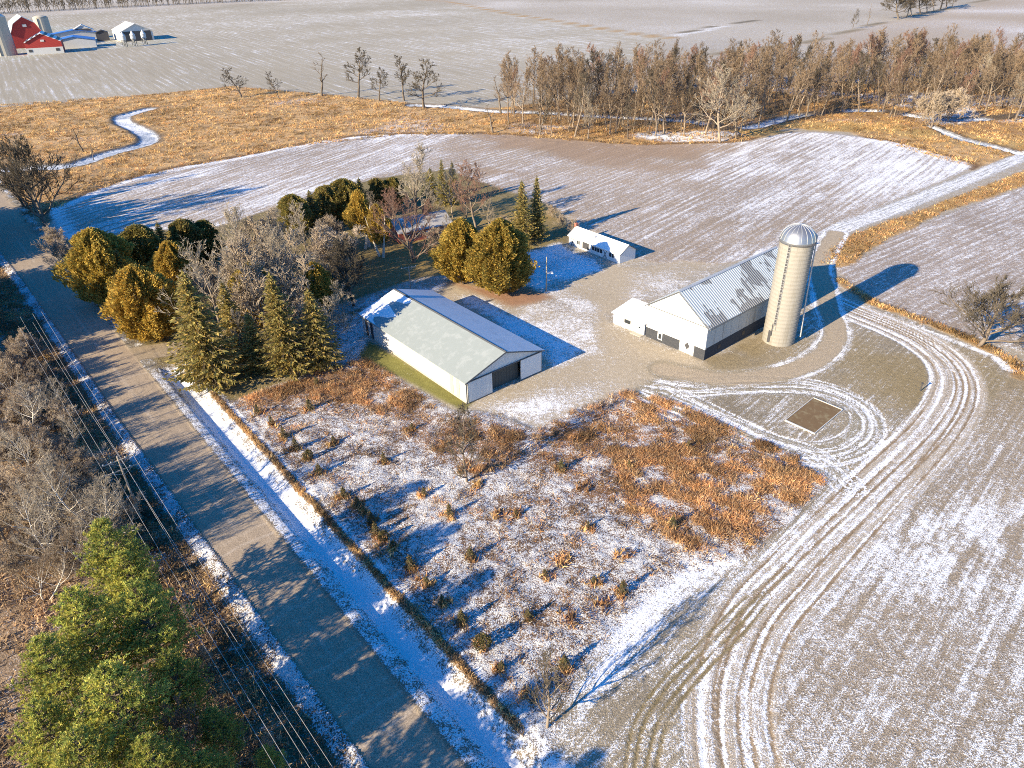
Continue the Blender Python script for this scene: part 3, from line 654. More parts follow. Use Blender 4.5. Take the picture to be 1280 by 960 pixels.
def roof_slab(m_, side, w, L, e, r, o=.45, y0=-.4, y1=None, thick=.14):
    s_ = (r-e)/(w/2); y1 = L+.4 if y1 is None else y1
    if side < 0: p = [(-o, e-o*s_+.05), (w/2, r+.05), (w/2, r+.05+thick), (-o, e-o*s_+.05+thick)]
    else: p = [(w+o, e-o*s_+.05), (w/2+.003, r+.05), (w/2+.003, r+.05+thick), (w+o, e-o*s_+.05+thick)]
    return m_.prism(p, y0, y1)
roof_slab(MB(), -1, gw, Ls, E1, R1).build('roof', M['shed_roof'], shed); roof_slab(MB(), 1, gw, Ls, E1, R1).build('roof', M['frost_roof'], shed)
MB().prism([(gw/2-.28, R1+.13), (gw/2, R1+.24), (gw/2+.28, R1+.13), (gw/2, R1+.17)], -.42, Ls+.42).build('ridge_cap', M['grey_flat'], shed)
mb = MB()
for sd_ in (-1, 1):
    roof_slab(mb, sd_, gw, Ls, E1-.12, R1-.12, .46, -.46, -.405, .2)
mb.build('gable_trim', M['grey_flat'], shed)
# old snow on the end of the roof that stays in the shade
mb = MB(); rngs = random.Random(5)
def roofz(x): return E1+(R1-E1)*(1-abs(x-gw/2)/(gw/2))+.05+.14
n = 14
lo = [Ls-6.5+2.2*math.sin(i*.9)+rngs.uniform(-.7, .7)+i*.16 for i in range(n)]
vs, fs = [], []
for i in range(n):
    x = -.4+i*(gw/2+.2)/(n-1)*.98
    for y in (lo[i], lo[i]+.25, Ls+.37): vs.append((x, y, roofz(x)+(.01 if y == lo[i] else .07)))
for i in range(n-1):
    for k in range(2): fs.append((i*3+k, i*3+3+k, i*3+4+k, i*3+1+k))
mb.add(vs, fs); mb.build('roof_snow', M['snow'], shed)

# ================================================================== barn, milk house, silo
A = at(807, 420); B = at(879.5, 450.5); bw = float(np.linalg.norm(B-A)); BL = 32.0; E2, R2 = 6.75, 11.5
barn_a = ang(A, B)
barn = thing('dairy_barn', 'tall white gable barn with patchy frosted roof and dark stone base next to the silo', 'barn', A, barn_a)
MB().box(-.03, .3, .32, BL-.32, -.2, 2.3).box(bw-.3, bw+.05, .32, BL-.32, -.2, 2.3).build('stone_base', M['stone'], barn)
MB().box(.02, bw*.585, -.06, .3, -.2, 2.0).build('stone_end', M['stone'], barn)
MB().box(bw*.83, bw+.06, -.06, .3, -.2, 2.1).build('stone_end', M['stone'], barn)
MB().box(0, bw, BL-.3, BL+.03, -.2, 2.3).build('stone_end', M['stone'], barn)
MB().box(bw*.587, bw*.828, -.02, .28, -.2, 2.9).build('lower_wall', M['barn_white'], barn)
mb = MB().prism([(0, 2.02), (bw*.586, 2.02), (bw*.586, 2.92), (bw*.829, 2.92), (bw*.829, 2.12), (bw, 2.12), (bw, E2), (bw/2, R2), (0, E2)], 0, .25)
mb.build('gable_wall', M['barn_white'], barn)
MB().prism([(0, 2.32), (bw, 2.32), (bw, E2), (bw/2, R2), (0, E2)], BL-.25, BL).build('gable_wall', M['barn_white'], barn)
MB().box(0, .2, .26, BL-.26, 2.32, E2).box(bw-.2, bw, .26, BL-.26, 2.32, E2).build('side_wall', M['barn_side'], barn)
MB().box(.0, bw, -.09, -.01, E2-.22, E2-.12).build('gable_batten', M['grey_flat'], barn)
f = MB().box(bw*.215, bw*.295, -.16, -.065, .55, 2.0).build('window', M['white_flat'], barn)
MB().box(bw*.232, bw*.278, -.19, -.165, .75, 1.8).build('window_pane', M['glass'], f)
cx = bw*.715; q = MB(); q.add([(cx-.55, -.1, 1.55), (cx, -.1, .85), (cx+.55, -.1, 1.55), (cx, -.1, 2.25), (cx-.55, -.03, 1.55), (cx, -.03, .85), (cx+.55, -.03, 1.55), (cx, -.03, 2.25)], [(0, 1, 2, 3), (7, 6, 5, 4), (0, 4, 5, 1), (1, 5, 6, 2), (2, 6, 7, 3), (3, 7, 4, 0)]).build('diamond_sign', M['dark'], barn)  # flat dark diamond sign on the lower gable wall
for i in range(3): MB().box(bw+.055, bw+.10, 4+i*8, 4.9+i*8, .9, 1.7).build('side_window', M['glass'], barn)
for sd_ in (-1, 1): roof_slab(MB(), sd_, bw, BL, E2, R2, .5, -.35, BL+.35, .12).build('roof', M['barn_roof'], barn)
mb = MB()
for sd_ in (-1, 1): roof_slab(mb, sd_, bw, BL, E2-.1, R2-.1, .52, -.42, -.355, .2)
mb.build('gable_trim', M['grey_flat'], barn)
MB().prism([(bw/2-.3, R2+.09), (bw/2, R2+.22), (bw/2+.3, R2+.09), (bw/2, R2+.15)], -.38, BL+.38).build('ridge_cap', M['galv_dull'], barn)
MB().tube([(bw+.6, -.1, E2-.38), (bw+.6, BL, E2-.38)], .09).build('gutter', M['grey_flat'], barn)

A = at(766.5, 403.7); B = at(805.6, 420); mw = float(np.linalg.norm(B-A))-.15
milk = thing('milk_house', 'small white lean-to milk house at the left end of the big barn', 'outbuilding', A, ang(A, B))
zf, zb, md_ = 2.35, 3.3, 6.0
MB().prism_x([(0, -.1), (md_, -.1), (md_, zb), (0, zf)], 0, mw).build('wall', M['barn_white'], milk)
MB().prism_x([(-.4, zf-.02), (md_+.2, zb+.07), (md_+.2, zb+.2), (-.4, zf+.11)], -.35, mw+.1).build('roof', M['snow'], milk)
f = MB().box(mw*.36, mw*.56, -.06, -.01, 1.15, 1.95).build('window', M['grey_flat'], milk); MB().box(mw*.375, mw*.545, -.09, -.065, 1.22, 1.88).build('window_pane', M['glass'], f)
d = MB().box(mw*.76, mw*.92, -.06, -.01, .05, 2.0).build('door', M['white_flat'], milk); MB().box(mw*.82, mw*.875, -.09, -.065, 1.25, 1.6).build('door_pane', M['glass'], d)
MB().box(mw*.66, mw*1.0, -1.1, -.02, -.05, .12).build('doorstep', M['concrete'], milk)

sc_ = at(972.5, 425); SR = 2.93
silo = thing('concrete_silo', 'tall tan concrete stave silo with ribbed steel dome beside the white barn', 'silo', (sc_[0], sc_[1], 0))
ZW = 19.9
MB().lathe([(SR, -.3), (SR, ZW)], 56).build('silo_wall', M['silo'], silo, smooth=False)
mb = MB()
for i in range(25): z = .55+i*.78; mb.lathe([(SR+.005, z), (SR+.045, z+.02), (SR+.045, z+.06), (SR+.005, z+.08)], 40, cap=False)
mb.build('hoops', M['silo'], silo)
prof = [(SR+.14, ZW-.25), (SR+.16, ZW+.3)]+[(SR*1.02*math.cos(a), ZW+.32+2.6*math.sin(a)) for a in np.linspace(.06, 1.5, 9)]
dome = MB().lathe(prof, 40).build('dome', M['galv'], silo, smooth=True)
mb = MB()
for i in range(18):
    a = 2*math.pi*i/18; mb.tube([((r+.02)*math.cos(a), (r+.02)*math.sin(a), z+.01) for r, z in prof[1:]], .045, 4)
mb.build('dome_rib', M['galv_dull'], dome)
fdir = np.array([-sc_[0], -sc_[1]]); fdir /= np.linalg.norm(fdir); rdir = np.array([-fdir[1], fdir[0]])
cd = fdir*math.cos(.36)-rdir*math.sin(.36); ct = np.array([-cd[1], cd[0]])
mb = MB()
def oriented(mb, cd, ct, r0, r1, w0, w1, z0, z1):
    vs = []
    for z in (z0, z1):
        for r, w in ((r0, w0), (r1, w0), (r1, w1), (r0, w1)): p = cd*r+ct*w; vs.append((p[0], p[1], z))
    mb.add(vs, [(0, 3, 2, 1), (4, 5, 6, 7), (0, 1, 5, 4), (1, 2, 6, 5), (2, 3, 7, 6), (3, 0, 4, 7)])
for z in np.arange(4.2, ZW-.3, 1.3): oriented(mb, cd, ct, SR-.1, SR+.06, -.17, .17, z, z+1.18)
mb.build('chute', M['dark'], silo)
mb = MB(); mb.tube([tuple(cd*(SR+.08)-ct*.35)+(z,) for z in (2.0, 4.5)], .1); oriented(mb, cd, ct, SR-.1, SR+.08, -.95, -.45, .5, 2.9); mb.build('chute_door', M['dark'], silo)
mb = MB()
for s_ in (-.22, .22): mb.tube([tuple(cd*(SR+.14)+ct*s_)+(z,) for z in (3.2, ZW)], .025, 4)
for z in np.arange(3.4, ZW, .5): mb.tube([tuple(cd*(SR+.14)+ct*w)+(z,) for w in (-.22, .22)], .02, 4)
mb.build('ladder', M['galv_dull'], silo)
pd_ = rdir*math.cos(.2)-fdir*math.sin(.2)
MB().tube([tuple(pd_*(SR+.95))+(1.0,), tuple(pd_*(SR+.55))+(9,), tuple(pd_*(SR+.28))+(ZW-1.2,), tuple(pd_*(SR+.2))+(ZW+.9,), tuple(pd_*(SR-.5))+(ZW+1.6,)], .14, 8).build('blower_pipe', M['galv_dull'], silo)
mb = MB(); pt = np.array([-pd_[1], pd_[0]])
oriented(mb, pd_, pt, SR+.05, SR+.75, -1.1, -.2, ZW-.3, ZW-.2)
for w in (-1.08, -.25):
    for r in (SR+.1, SR+.7): mb.tube([tuple(pd_*r+pt*w)+(z,) for z in (ZW-.2, ZW+.8)], .03, 4)
mb.tube([tuple(pd_*(SR+.7)+pt*w)+(ZW+.8,) for w in (-1.08, -.25)], .03, 4)
mb.build('platform', M['galv_dull'], silo)

# ================================================================== garage (low white outbuilding)
A = at(774.4, 329.7); B = at(793.7, 323); Cc = at(710.6, 305.3); gw = float(np.linalg.norm(B-A)); gl = float(np.linalg.norm(Cc-A)); E3, R3 = 2.4, 4.0
gar = thing('poultry_house', 'long low white outbuilding with a row of dark windows in front of the ploughed field', 'outbuilding', A, ang(A, B))
MB().box(0, .15, .15, gl-.15, 0, E3).box(gw-.15, gw, .15, gl-.15, 0, E3).build('side_wall', M['white_flat'], gar)
mb = MB(); P_ = [(0, 0), (gw, 0), (gw, E3), (gw/2, R3), (0, E3)]; mb.prism(P_, 0, .15); mb.build('gable_wall', M['white_flat'], gar); MB().prism(P_, gl-.15, gl).build('gable_wall', M['white_flat'], gar)
for sd_ in (-1, 1): roof_slab(MB(), sd_, gw, gl, E3, R3, .35, -.3, gl+.3, .12).build('roof', M['snow'], gar)
mb = MB()
for sd_ in (-1, 1): roof_slab(mb, sd_, gw, gl, E3-.06, R3-.06, .36, -.36, -.305, .17)
mb.build('gable_trim', M['grey_flat'], gar)
MB().box(-.06, -.01, .2, gl-.2, -.05, .4).build('base_board', M['white_flat'], gar)
for y0, y1, n_ in ((1.9, 3.6, 2), (5.9, 9.6, 4), (13.9, 15.2, 2)):
    f = MB().box(-.06, -.01, y0, y1, .85, 1.95).build('window', M['white_flat'], gar)
    mb = MB(); w_ = (y1-y0)/n_
    for i in range(n_): mb.box(-.09, -.065, y0+i*w_+.08, y0+(i+1)*w_-.08, .93, 1.87)
    mb.build('window_pane', M['glass'], f)
for y0 in (4.3, 16.0):
    d = MB().box(-.06, -.01, y0, y0+1.2, .05, 2.05).build('door', M['white_flat'], gar)
    mb = MB(); mb.tube([(-.09, y0+.1, .15), (-.09, y0+1.1, 1.95)], .07, 4); mb.tube([(-.09, y0+1.1, .15), (-.09, y0+.1, 1.95)], .07, 4); mb.build('cross_brace', M['dark'], d)
MB().box(-.05, -.008, 10.7, 13.0, .05, 2.1).build('open_bay', M['dark'], gar)
MB().box(gw*.5-.3, gw*.5+.3, gl+.02, gl+.6, 0, R3+.9).build('chimney', M['brick'], gar)
MB().box(gw*.22, gw*.3, 9.8, 10.2, 3.2, 3.9).build('roof_vent', M['galv_dull'], gar)

# ================================================================== farmhouse, half hidden behind its trees
hp = at(500, 305); ha = ang(at(500, 305), at(565, 292))
house = thing('farmhouse', 'red brick farmhouse with snow patched grey roof half hidden behind bare trees', 'house', hp, ha)
hw, hd = 15.0, 9.0
mb = MB().box(0, hw, 0, .25, 0, 2.9).box(0, hw, hd-.25, hd, 0, 2.9).prism_x([(.255, 0), (hd-.255, 0), (hd-.255, 2.9), (hd/2, 5.1), (.255, 2.9)], 0, .25).prism_x([(.255, 0), (hd-.255, 0), (hd-.255, 2.9), (hd/2, 5.1), (.255, 2.9)], hw-.25, hw)
mb.build('wall', M['brick'], house)
for s_ in (0, 1):
    p = [(-.5, 2.75), (hd/2, 5.2), (hd/2, 5.35), (-.5, 2.9)] if s_ == 0 else [(hd+.5, 2.75), (hd/2+.003, 5.2), (hd/2+.003, 5.35), (hd+.5, 2.9)]
    MB().prism_x(p, -.4, hw+.4).build('roof', M['shingle'], house)
MB().box(9.0, 9.9, hd/2-.45, hd/2+.45, 4.6, 6.6).build('chimney', M['brick'], house)
for x0 in (1.5, 4.5, 10.8):
    f = MB().box(x0, x0+1.5, -.06, -.01, .9, 2.2).build('window', M['white_flat'], house); MB().box(x0+.1, x0+1.4, -.09, -.065, 1.0, 2.1).build('window_pane', M['glass'], f)
d = MB().box(7.6, 8.7, -.06, -.01, .1, 2.2).build('door', M['white_flat'], house); MB().box(8.5, 8.58, -.1, -.065, 1.0, 1.1).build('handle', M['dark'], d)

# ================================================================== far farm
def gable_house(name, label, cat, p, a, w, L, e, r, wm, rm, front=None, lower=None, gambrel=False):
    o = thing(name, label, cat, p, a)
    mid = [(w, e), (w*.83, e+(r-e)*.62), (w/2, r), (w*.17, e+(r-e)*.62), (0, e)] if gambrel else [(w, e), (w/2, r), (0, e)]
    MB().prism([(0, 0), (w, 0)]+mid, 0, L).build('wall', wm, o)
    for s_ in (0, 1):
        pts = mid[len(mid)//2:] if s_ == 0 else mid[:len(mid)//2+1]
        q = [(x+(.003 if s_ else -.003)*0, z+.05) for x, z in pts]; q2 = [(x, z+.5) for x, z in reversed(q)]
        MB().prism(q+q2, -.8, L+.8).build('roof', rm, o)
    if lower: MB().box(-.1, w+.1, -.15, -.02, 0, lower[0]).build('lower_wall', lower[1], o)
    if front:
        for (x0, x1, z0, z1, m_) in front: MB().box(x0*w, x1*w, -.3, -.16, z0, z1).build('door' if z0 < .2 else 'window', m_, o)
    return o
ga = ang(at(35, 68), at(67, 66))
o = gable_house('red_barn', 'red barn with white lower wall and striped roof in front of the far silos', 'barn', at(35, 69), ga, 27, 26, 9, 15.5, M['redwood'], M['striproof'], [(.06, .16, 2, 4, M['dark']), (.8, .9, 2, 4, M['dark']), (.45, .55, 9.5, 11, M['farwhite'])], (5.0, M['farwhite']))
o = gable_house('gambrel_barn', 'red gambrel barn with big pale roof beside the far left silo', 'barn', at(19, 61), ga+.15, 26, 44, 11, 25, M['redwood'], M['farroof'], [(.44, .56, 17, 19, M['farwhite'])], None, True)
def far_silo(px, topy, wpx, label, roofm):
    p = at(*px); h = tall(px, topy); k = 888/np.linalg.norm(p-np.array([0, 0, H])); r = wpx/2/k
    o = thing('far_silo', label, 'silo', p)
    MB().lathe([(r, -.3), (r, h*.9)], 24).build('silo_wall', M['farconc'], o)
    MB().lathe([(r*1.03, h*.9), (r*.8, h*.95), (r*.4, h*.99), (.1, h)], 24).build('dome', roofm, o, smooth=True)
    MB().box(-.6, .6, -r-1.0, -r-.02, 0, h*.88).build('chute', M['farconc'], o)
far_silo((9, 69), 16, 18, 'tall pale concrete silo at the far left edge by the red barns', M['farroof'])
far_silo((58, 47), 19, 13, 'tan concrete silo rising behind the red gambrel barn', M['farconc'])
o = gable_house('low_shed', 'low shed beside the red barns, its roof coloured blue for shade', 'shed', at(68, 62), ga, 34, 20, 6, 9, M['farwhite'], M['shaderoof'])
o = gable_house('cattle_shed', 'long low cattle shed behind the low shed, roof coloured blue for shade', 'shed', at(66, 51), ga+.1, 42, 14, 5, 8, M['farwhite'], M['shaderoof'])
o = gable_house('small_house', 'small pale house with dark gable between the cattle shed and white shed', 'house', at(92, 49), ga, 20, 12, 7, 12, M['farwhite'], M['farroof'], [(.1, .9, 7, 9, M['dark'])])
o = gable_house('dark_hut', 'small dark timber hut left of the far white shed', 'hut', at(122, 51.5), ga, 11, 8, 7, 9, M['dark'], M['dark'])
o = gable_house('white_shed', 'far white shed with pale roof and dark open end near feed bins', 'shed', at(153, 52.5), ang(at(165, 46), at(138, 37))-math.pi/2, 29, 42, 8, 14.5, M['farwhite'], M['farroof'], [(.06, .94, 0.05, 8.5, M['dark'])])  # dark front panel stands for the shade inside the open end
bins = None
for i, (px, lb) in enumerate((((157, 59), 'leftmost of the three small cone topped feed bins'), ((169, 57.5), 'middle one of the three small cone topped feed bins'), ((182, 56), 'rightmost of the three small cone topped feed bins'))):
    p = at(*px)
    if bins is None:
        bins = thing('feed_bin', lb, 'feed bin', p, 0, 'feed bins by the far white shed')
        MB().lathe([(.5, 3.5), (2.2, 6), (2.2, 9)], 16).build('bin_body', M['galv_dull'], bins)
        MB().lathe([(2.4, 9), (.2, 12.5)], 16).build('bin_roof', M['farroof'], bins)
        for a in range(4): MB().tube([(1.9*math.cos(a*1.57+.7), 1.9*math.sin(a*1.57+.7), z) for z in (0, 6.2)], .25, 5).build('leg', M['grey_flat'], bins)
    else: dup(bins, p, 0, 1, lb, 'feed bins by the far white shed')

# ================================================================== small fixtures
pc = [at(*p) for p in ((1016.7, 497.3), (1054, 512.7), (1018, 543), (980.7, 526))]
cen = sum(pc)/4; slab = thing('walled_pit', 'square dirt filled concrete pad with white kerb inside the wheel tracks', 'concrete pad', cen)
q = [(p-cen)[:2] for p in pc]
MB().add([(x*.95, y*.95, -.1) for x, y in q]+[(x*.95, y*.95, .10) for x, y in q], [(3, 2, 1, 0), (4, 5, 6, 7)]+[(i, (i+1) % 4, (i+1) % 4+4, i+4) for i in range(4)]).build('dirt_fill', M['slab'], slab)
vs, fs = [], []
for k, zz in ((1.0, -.1), (1.0, .18), (.955, .18), (.955, .0)): vs += [(x*k, y*k, zz) for x, y in q]
for j in range(3): fs += [(j*4+i, j*4+(i+1) % 4, j*4+4+(i+1) % 4, j*4+4+i) for i in range(4)]
MB().add(vs, fs).build('kerb', M['kerb'], slab)
p = at(200, 463); cul = thing('culvert_pipe', 'dark open culvert pipe end where the drive crosses the ditch', 'culvert', (p[0], p[1], -1.05), math.atan2(RD[1], RD[0]))
ring = [(0, 0, 0)]; mb = MB()
prof_o = [(.55*math.cos(a), .55*math.sin(a)+.4) for a in np.linspace(0, 2*math.pi, 18, endpoint=False)]
mb.prism_x(prof_o, -4, .4); mb.build('pipe', M['galv_dull'], cul); MB().prism_x([(y*.85, (z-.4)*.85+.4) for y, z in prof_o], .405, .42).build('pipe_mouth', M['rust'], cul)
p = at(1150, 489); po = thing('marker_post', 'short dark post standing alone in the mown grass by the lane', 'post', p)
MB().tube([(0, 0, -.2), (0, 0, 1.5)], .09, 6).build('post', M['dark'], po); MB().box(-.16, .16, -.16, .16, 1.5, 1.62).build('post_cap', M['dark'], po)

# poles and wires
def power_pole(label, p, h, a, arms, lamp=None, r=.16, group=None, top=True):
    o = thing('utility_pole', label, 'pole', p, a, group)
    MB().tube([(0, 0, -.5), (0, 0, h)], [r, r*.65], 8).build('pole', M['pole'], o)
    for z, hw_ in arms:
        m_ = MB().box(-hw_, hw_, .12, .24, z-.06, z+.07); arm = m_.build('crossarm', M['pole'], o)
        for x in (-hw_+.1, -hw_*.45, hw_*.45, hw_-.1): MB().lathe([(.05, z+.07), (.07, z+.16), (.04, z+.24)], 8, x, .18).build('insulator', M['white_flat'], arm)
        mb = MB()
        for s_ in (-1, 1): mb.tube([(0, .16, z-.8), (s_*hw_*.55, .16, z-.06)], .025, 4)
        mb.build('brace', M['galv_dull'], o)
    if lamp:
        l = MB().tube([(0, 0, lamp), (.5, 0, lamp+.35), (1.2, 0, lamp+.4)], .05, 6).build('lamp_arm', M['galv_dull'], o); MB().lathe([(.12, lamp+.2), (.26, lamp+.26), (.2, lamp+.45), (.05, lamp+.5)], 10, 1.3, 0).build('lamp_head', M['white_flat'], l)
    return o
ra = math.atan2(RN[1], RN[0])
pl = ts(128.2, -12.6)
power_pole('wooden power pole with two crossarms among the brush left of the road', (pl[0], pl[1], -.3), 10.4, ra, ((9.6, 1.9), (8.1, 2.3)))
WS = [(-15.2, -13.9, 8.25), (-12.4, -12.1, 9.85), (-11.0, -10.7, 9.85), (-14.4, -13.2, 9.85), (-12.9, -11.2, 8.25)]
lab = ['overhead wire hanging farthest from the road, on the lower crossarm', 'overhead wire just left of the middle of the upper crossarm', 'overhead wire hanging nearest the road, on the upper crossarm', 'overhead wire on the far end of the upper crossarm', 'slack overhead wire on the road end of the lower crossarm']
for (s0, s1, z), lb in zip(WS, lab):
    pts = []
    for t_ in np.linspace(70, 186, 41):
        f_ = (t_-128)/58; sg = 4*abs(f_)*(1-abs(f_))
        q_ = ts(t_, s0+(s1-s0)*(t_-70)/116); pts.append((q_[0], q_[1], z-.3-.75*sg))
    tag(MB().tube(pts, .02, 4).build('power_wire', M['wire'], None), lb, 'wire', 'overhead power wires along the road')
p = at(514, 366); power_pole('wooden pole with one crossarm standing behind the machine shed', p, tall((514, 366), 333), .35, ((tall((514, 366), 333)-.3, 1.7),))
p = at(683, 364); power_pole('slim bare pole with a yard lamp between cedar and yard', p, tall((683, 364), 321), -.2, (), lamp=4.0, r=.17)
# ================================================================== vegetation: bare trees
def unit(v): return v/(np.linalg.norm(v)+1e-9)
def turn(rng, d, a):
    """a direction leaning away from d by the angle a, any side"""
    o = rng.normal(size=3); o = unit(o-d*o.dot(d)); return d*math.cos(a)+o*math.sin(a)
def seg_mesh(name, segs, sides):
    P0 = np.array([s[0] for s in segs]); P1 = np.array([s[1] for s in segs]); R0 = np.array([s[2] for s in segs]); R1 = np.array([s[3] for s in segs])
    d = P1-P0; d /= np.linalg.norm(d, axis=1)[:, None]+1e-9
    ref = np.where(np.abs(d[:, 2:3]) > .9, np.array([[1., 0, 0]]), np.array([[0, 0, 1.]])); a = np.cross(d, ref); a /= np.linalg.norm(a, axis=1)[:, None]; b = np.cross(d, a)
    n = len(segs); V = np.zeros((n, 2*sides, 3))
    for k in range(sides):
        q = 2*math.pi*k/sides; o = a*math.cos(q)+b*math.sin(q)
        V[:, k] = P0+o*R0[:, None]; V[:, sides+k] = P1+o*R1[:, None]
    f = np.array([[k, (k+1) % sides, sides+(k+1) % sides, sides+k] for k in range(sides)])
    F = (np.arange(n)[:, None, None]*2*sides+f[None]).reshape(-1, 4)
    return np_mesh(name, V.reshape(-1, 3), F, True)
def bare_segs(seed, h, R, fork=.3, limbs=12, rise=.7, sub=7, twigs=5, tips=3, tr=.02, stems=1, lean=.1, twr=.022, top=.9):
    rng = np.random.default_rng(seed); wood, twig = [], []
    def limb(p, d, L, r, lvl, n):
        pts = [p]; q = p.copy()
        for i in range(n):
            d = unit(d+rng.normal(size=3)*.16+np.array([0, 0, .10+.05*lvl])); q = q+d*L/n
            pts.append(q.copy())
        rs = [max(r*(1-.8*i/n), twr*.6) for i in range(n+1)]
        for i in range(n): (wood if lvl < 2 else twig).append((pts[i], pts[i+1], rs[i], rs[i+1]))
        return pts, rs, d
    def pick(pts, rs, t):
        k = min(int(t*(len(pts)-1)), len(pts)-2); f_ = t*(len(pts)-1)-k
        return pts[k]*(1-f_)+pts[k+1]*f_, rs[k]*(1-f_)+rs[k+1]*f_, unit(pts[k+1]-pts[k])
    for s_ in range(stems):
        base = np.array([rng.normal()*.25, rng.normal()*.25, -.2]) if stems > 1 else np.array([0, 0, -.2])
        d0 = unit(np.array([rng.normal()*lean, rng.normal()*lean, 1])) if stems == 1 else unit(np.array([rng.normal()*.35, rng.normal()*.35, 1]))
        H_ = h*(1 if stems == 1 else rng.uniform(.7, 1))
        n = 9; pts = [base]; q = base.copy(); d = d0
        for i in range(n):
            d = unit(d+rng.normal(size=3)*np.array([.07, .07, .02])+np.array([0, 0, .05])); q = q+d*H_*top/n; pts.append(q.copy())
        r0 = h*tr/math.sqrt(stems); rs = [max(r0*(1-i/n*.9)**.9, twr) for i in range(n+1)]
        for i in range(n): wood.append((pts[i], pts[i+1], rs[i], rs[i+1]))
        nl = max(3, int(limbs/stems**.6)); az = rng.uniform(0, 6.28)
        for i in range(nl):
            t = fork+(1-fork)*((i+rng.uniform(0, .8))/nl)
            p, r, dd = pick(pts, rs, min(t, .99)); az += 2.4+rng.normal()*.3
            k = (t-fork)/(1-fork); L = R*(1.25-.75*k)*rng.uniform(.75, 1.15)
            el_ = rise*(.55+.8*k)+rng.normal()*.1
            dl_ = np.array([math.cos(az)*math.cos(el_), math.sin(az)*math.cos(el_), math.sin(el_)])
            lp, lr, _ = limb(p, dl_, L, min(r*.62, r0*.5), 1, 5)
            for j in range(sub):
                t2 = .22+.78*(j+rng.uniform(0, 1))/sub; p2, r2, d2 = pick(lp, lr, min(t2, .99))
                L2 = L*.5*(1.1-.6*t2)*rng.uniform(.7, 1.2)
                bp, br, _ = limb(p2, turn(rng, d2, rng.uniform(.5, 1.0)), L2, r2*.6, 2, 3)
                for k2 in range(twigs):
                    t3 = .2+.8*(k2+rng.uniform(0, 1))/twigs; p3, r3, d3 = pick(bp, br, min(t3, .99))
                    d4 = unit(turn(rng, d3, rng.uniform(.45, .9))+np.array([0, 0, .2])); L3 = max(L2*.42*rng.uniform(.6, 1.2), .35)
                    e = p3+d4*L3; twig.append((p3, e, max(r3*.55, twr), twr*.6))
                    for m_ in range(tips):
                        f_ = rng.uniform(.3, 1); d5 = unit(turn(rng, d4, rng.uniform(.35, .8))+np.array([0, 0, .15])); pp = p3+d4*L3*f_
                        twig.append((pp, pp+d5*L3*rng.uniform(.4, .75), twr*.8, twr*.4))
    return wood, twig
def bare_kind(seed, bark_m, twig_m, **kw):
    wood, twig = bare_segs(seed, **kw)
    a = seg_mesh('trunk', wood, 6); a.materials.append(M[bark_m]); b = seg_mesh('crown', twig, 3); b.materials.append(M[twig_m])
    return ('bare', kw['h'], a, b)

# ------------------------------------------------------------------ leaves
def leaves_mesh(name, c, a, b, tint):
    """one four cornered leaf at each place c with half axes a and b"""
    n = len(c); V = np.stack([c-a, c+b, c+a, c-b], 1).reshape(-1, 3); F = np.arange(n*4).reshape(n, 4)
    me = np_mesh(name, V, F); col = np.concatenate([np.repeat(tint, 4, 0), np.ones((n*4, 1))], 1).astype(np.float32)
    at_ = me.attributes.new('tint', 'FLOAT_COLOR', 'POINT'); at_.data.foreach_set('color', col.ravel()); me.materials.append(M['leaf'])
    return me
def rand_unit(rng, n):
    v = rng.normal(size=(n, 3)); return v/np.linalg.norm(v, axis=1)[:, None]
def perp(rng, a):
    o = rng.normal(size=a.shape); an = a/(np.linalg.norm(a, axis=1)[:, None]+1e-9); o -= an*(o*an).sum(1)[:, None]; return o/(np.linalg.norm(o, axis=1)[:, None]+1e-9)
def mixtint(rng, n, cols, w=None):
    k = rng.choice(len(cols), n, p=w); c = np.array(cols)[k]; return c*rng.uniform(.75, 1.25, (n, 1))
def trunk_mesh(h, r, mat_, stems=1, spread=.0, seed=0):
    rng = np.random.default_rng(seed); segs = []
    for s_ in range(stems):
        p = np.array([rng.normal()*spread, rng.normal()*spread, -.3]); d = unit(np.array([rng.normal()*.06*stems, rng.normal()*.06*stems, 1]))
        for i in range(6): q = p+d*h/6; segs.append((p, q, r*(1-i/6.5), r*(1-(i+1)/6.5))); p = q
    me = seg_mesh('trunk', segs, 7); me.materials.append(M[mat_]); return me
def cedar_kind(seed, h, R, cols, n=9000, base=.05, stems=1, size=.34, point=.6, bark_m='bark_mid'):
    rng = np.random.default_rng(seed)
    u = rng.uniform(0, 1, n)**.85; z = h*(base+(1-base)*u); th_ = rng.uniform(0, 2*math.pi, n)
    k = (z/h-base)/(1-base)
    prof = np.clip(np.sin(np.clip(k*.86+.14, 0, 1)*math.pi)**point, 0, 1)*np.where(k < .25, .8+.8*k, 1)
    lump = .62+.85*(vn(th_*R*.85/1.1+seed, z/1.7, seed)-.3)+.45*(vn(th_*R*1.9, z/.7, seed+5)-.5)
    k = np.clip(k/(.80+.34*vn(th_*1.6+seed*3, th_*0, seed+9)), 0, 1)
    shell = rng.uniform(.55, 1, n)**.5*np.clip(lump, .45, 1.25)
    r = R*prof*shell
    c = np.stack([r*np.cos(th_), r*np.sin(th_), z+rng.normal(size=n)*.12], -1)
    out = np.stack([np.cos(th_), np.sin(th_), np.full(n, 1.1)], -1)+rng.normal(size=(n, 3))*.55
    a = out/np.linalg.norm(out, axis=1)[:, None]*size*rng.uniform(.5, 1.2, (n, 1)); b = perp(rng, a)*size*.42*rng.uniform(.6, 1.2, (n, 1))
    return ('leafy', h, trunk_mesh(h*.9, R*.09+.05, bark_m, stems, R*.14, seed), leaves_mesh('crown', c, a, b, mixtint(rng, n, cols)))
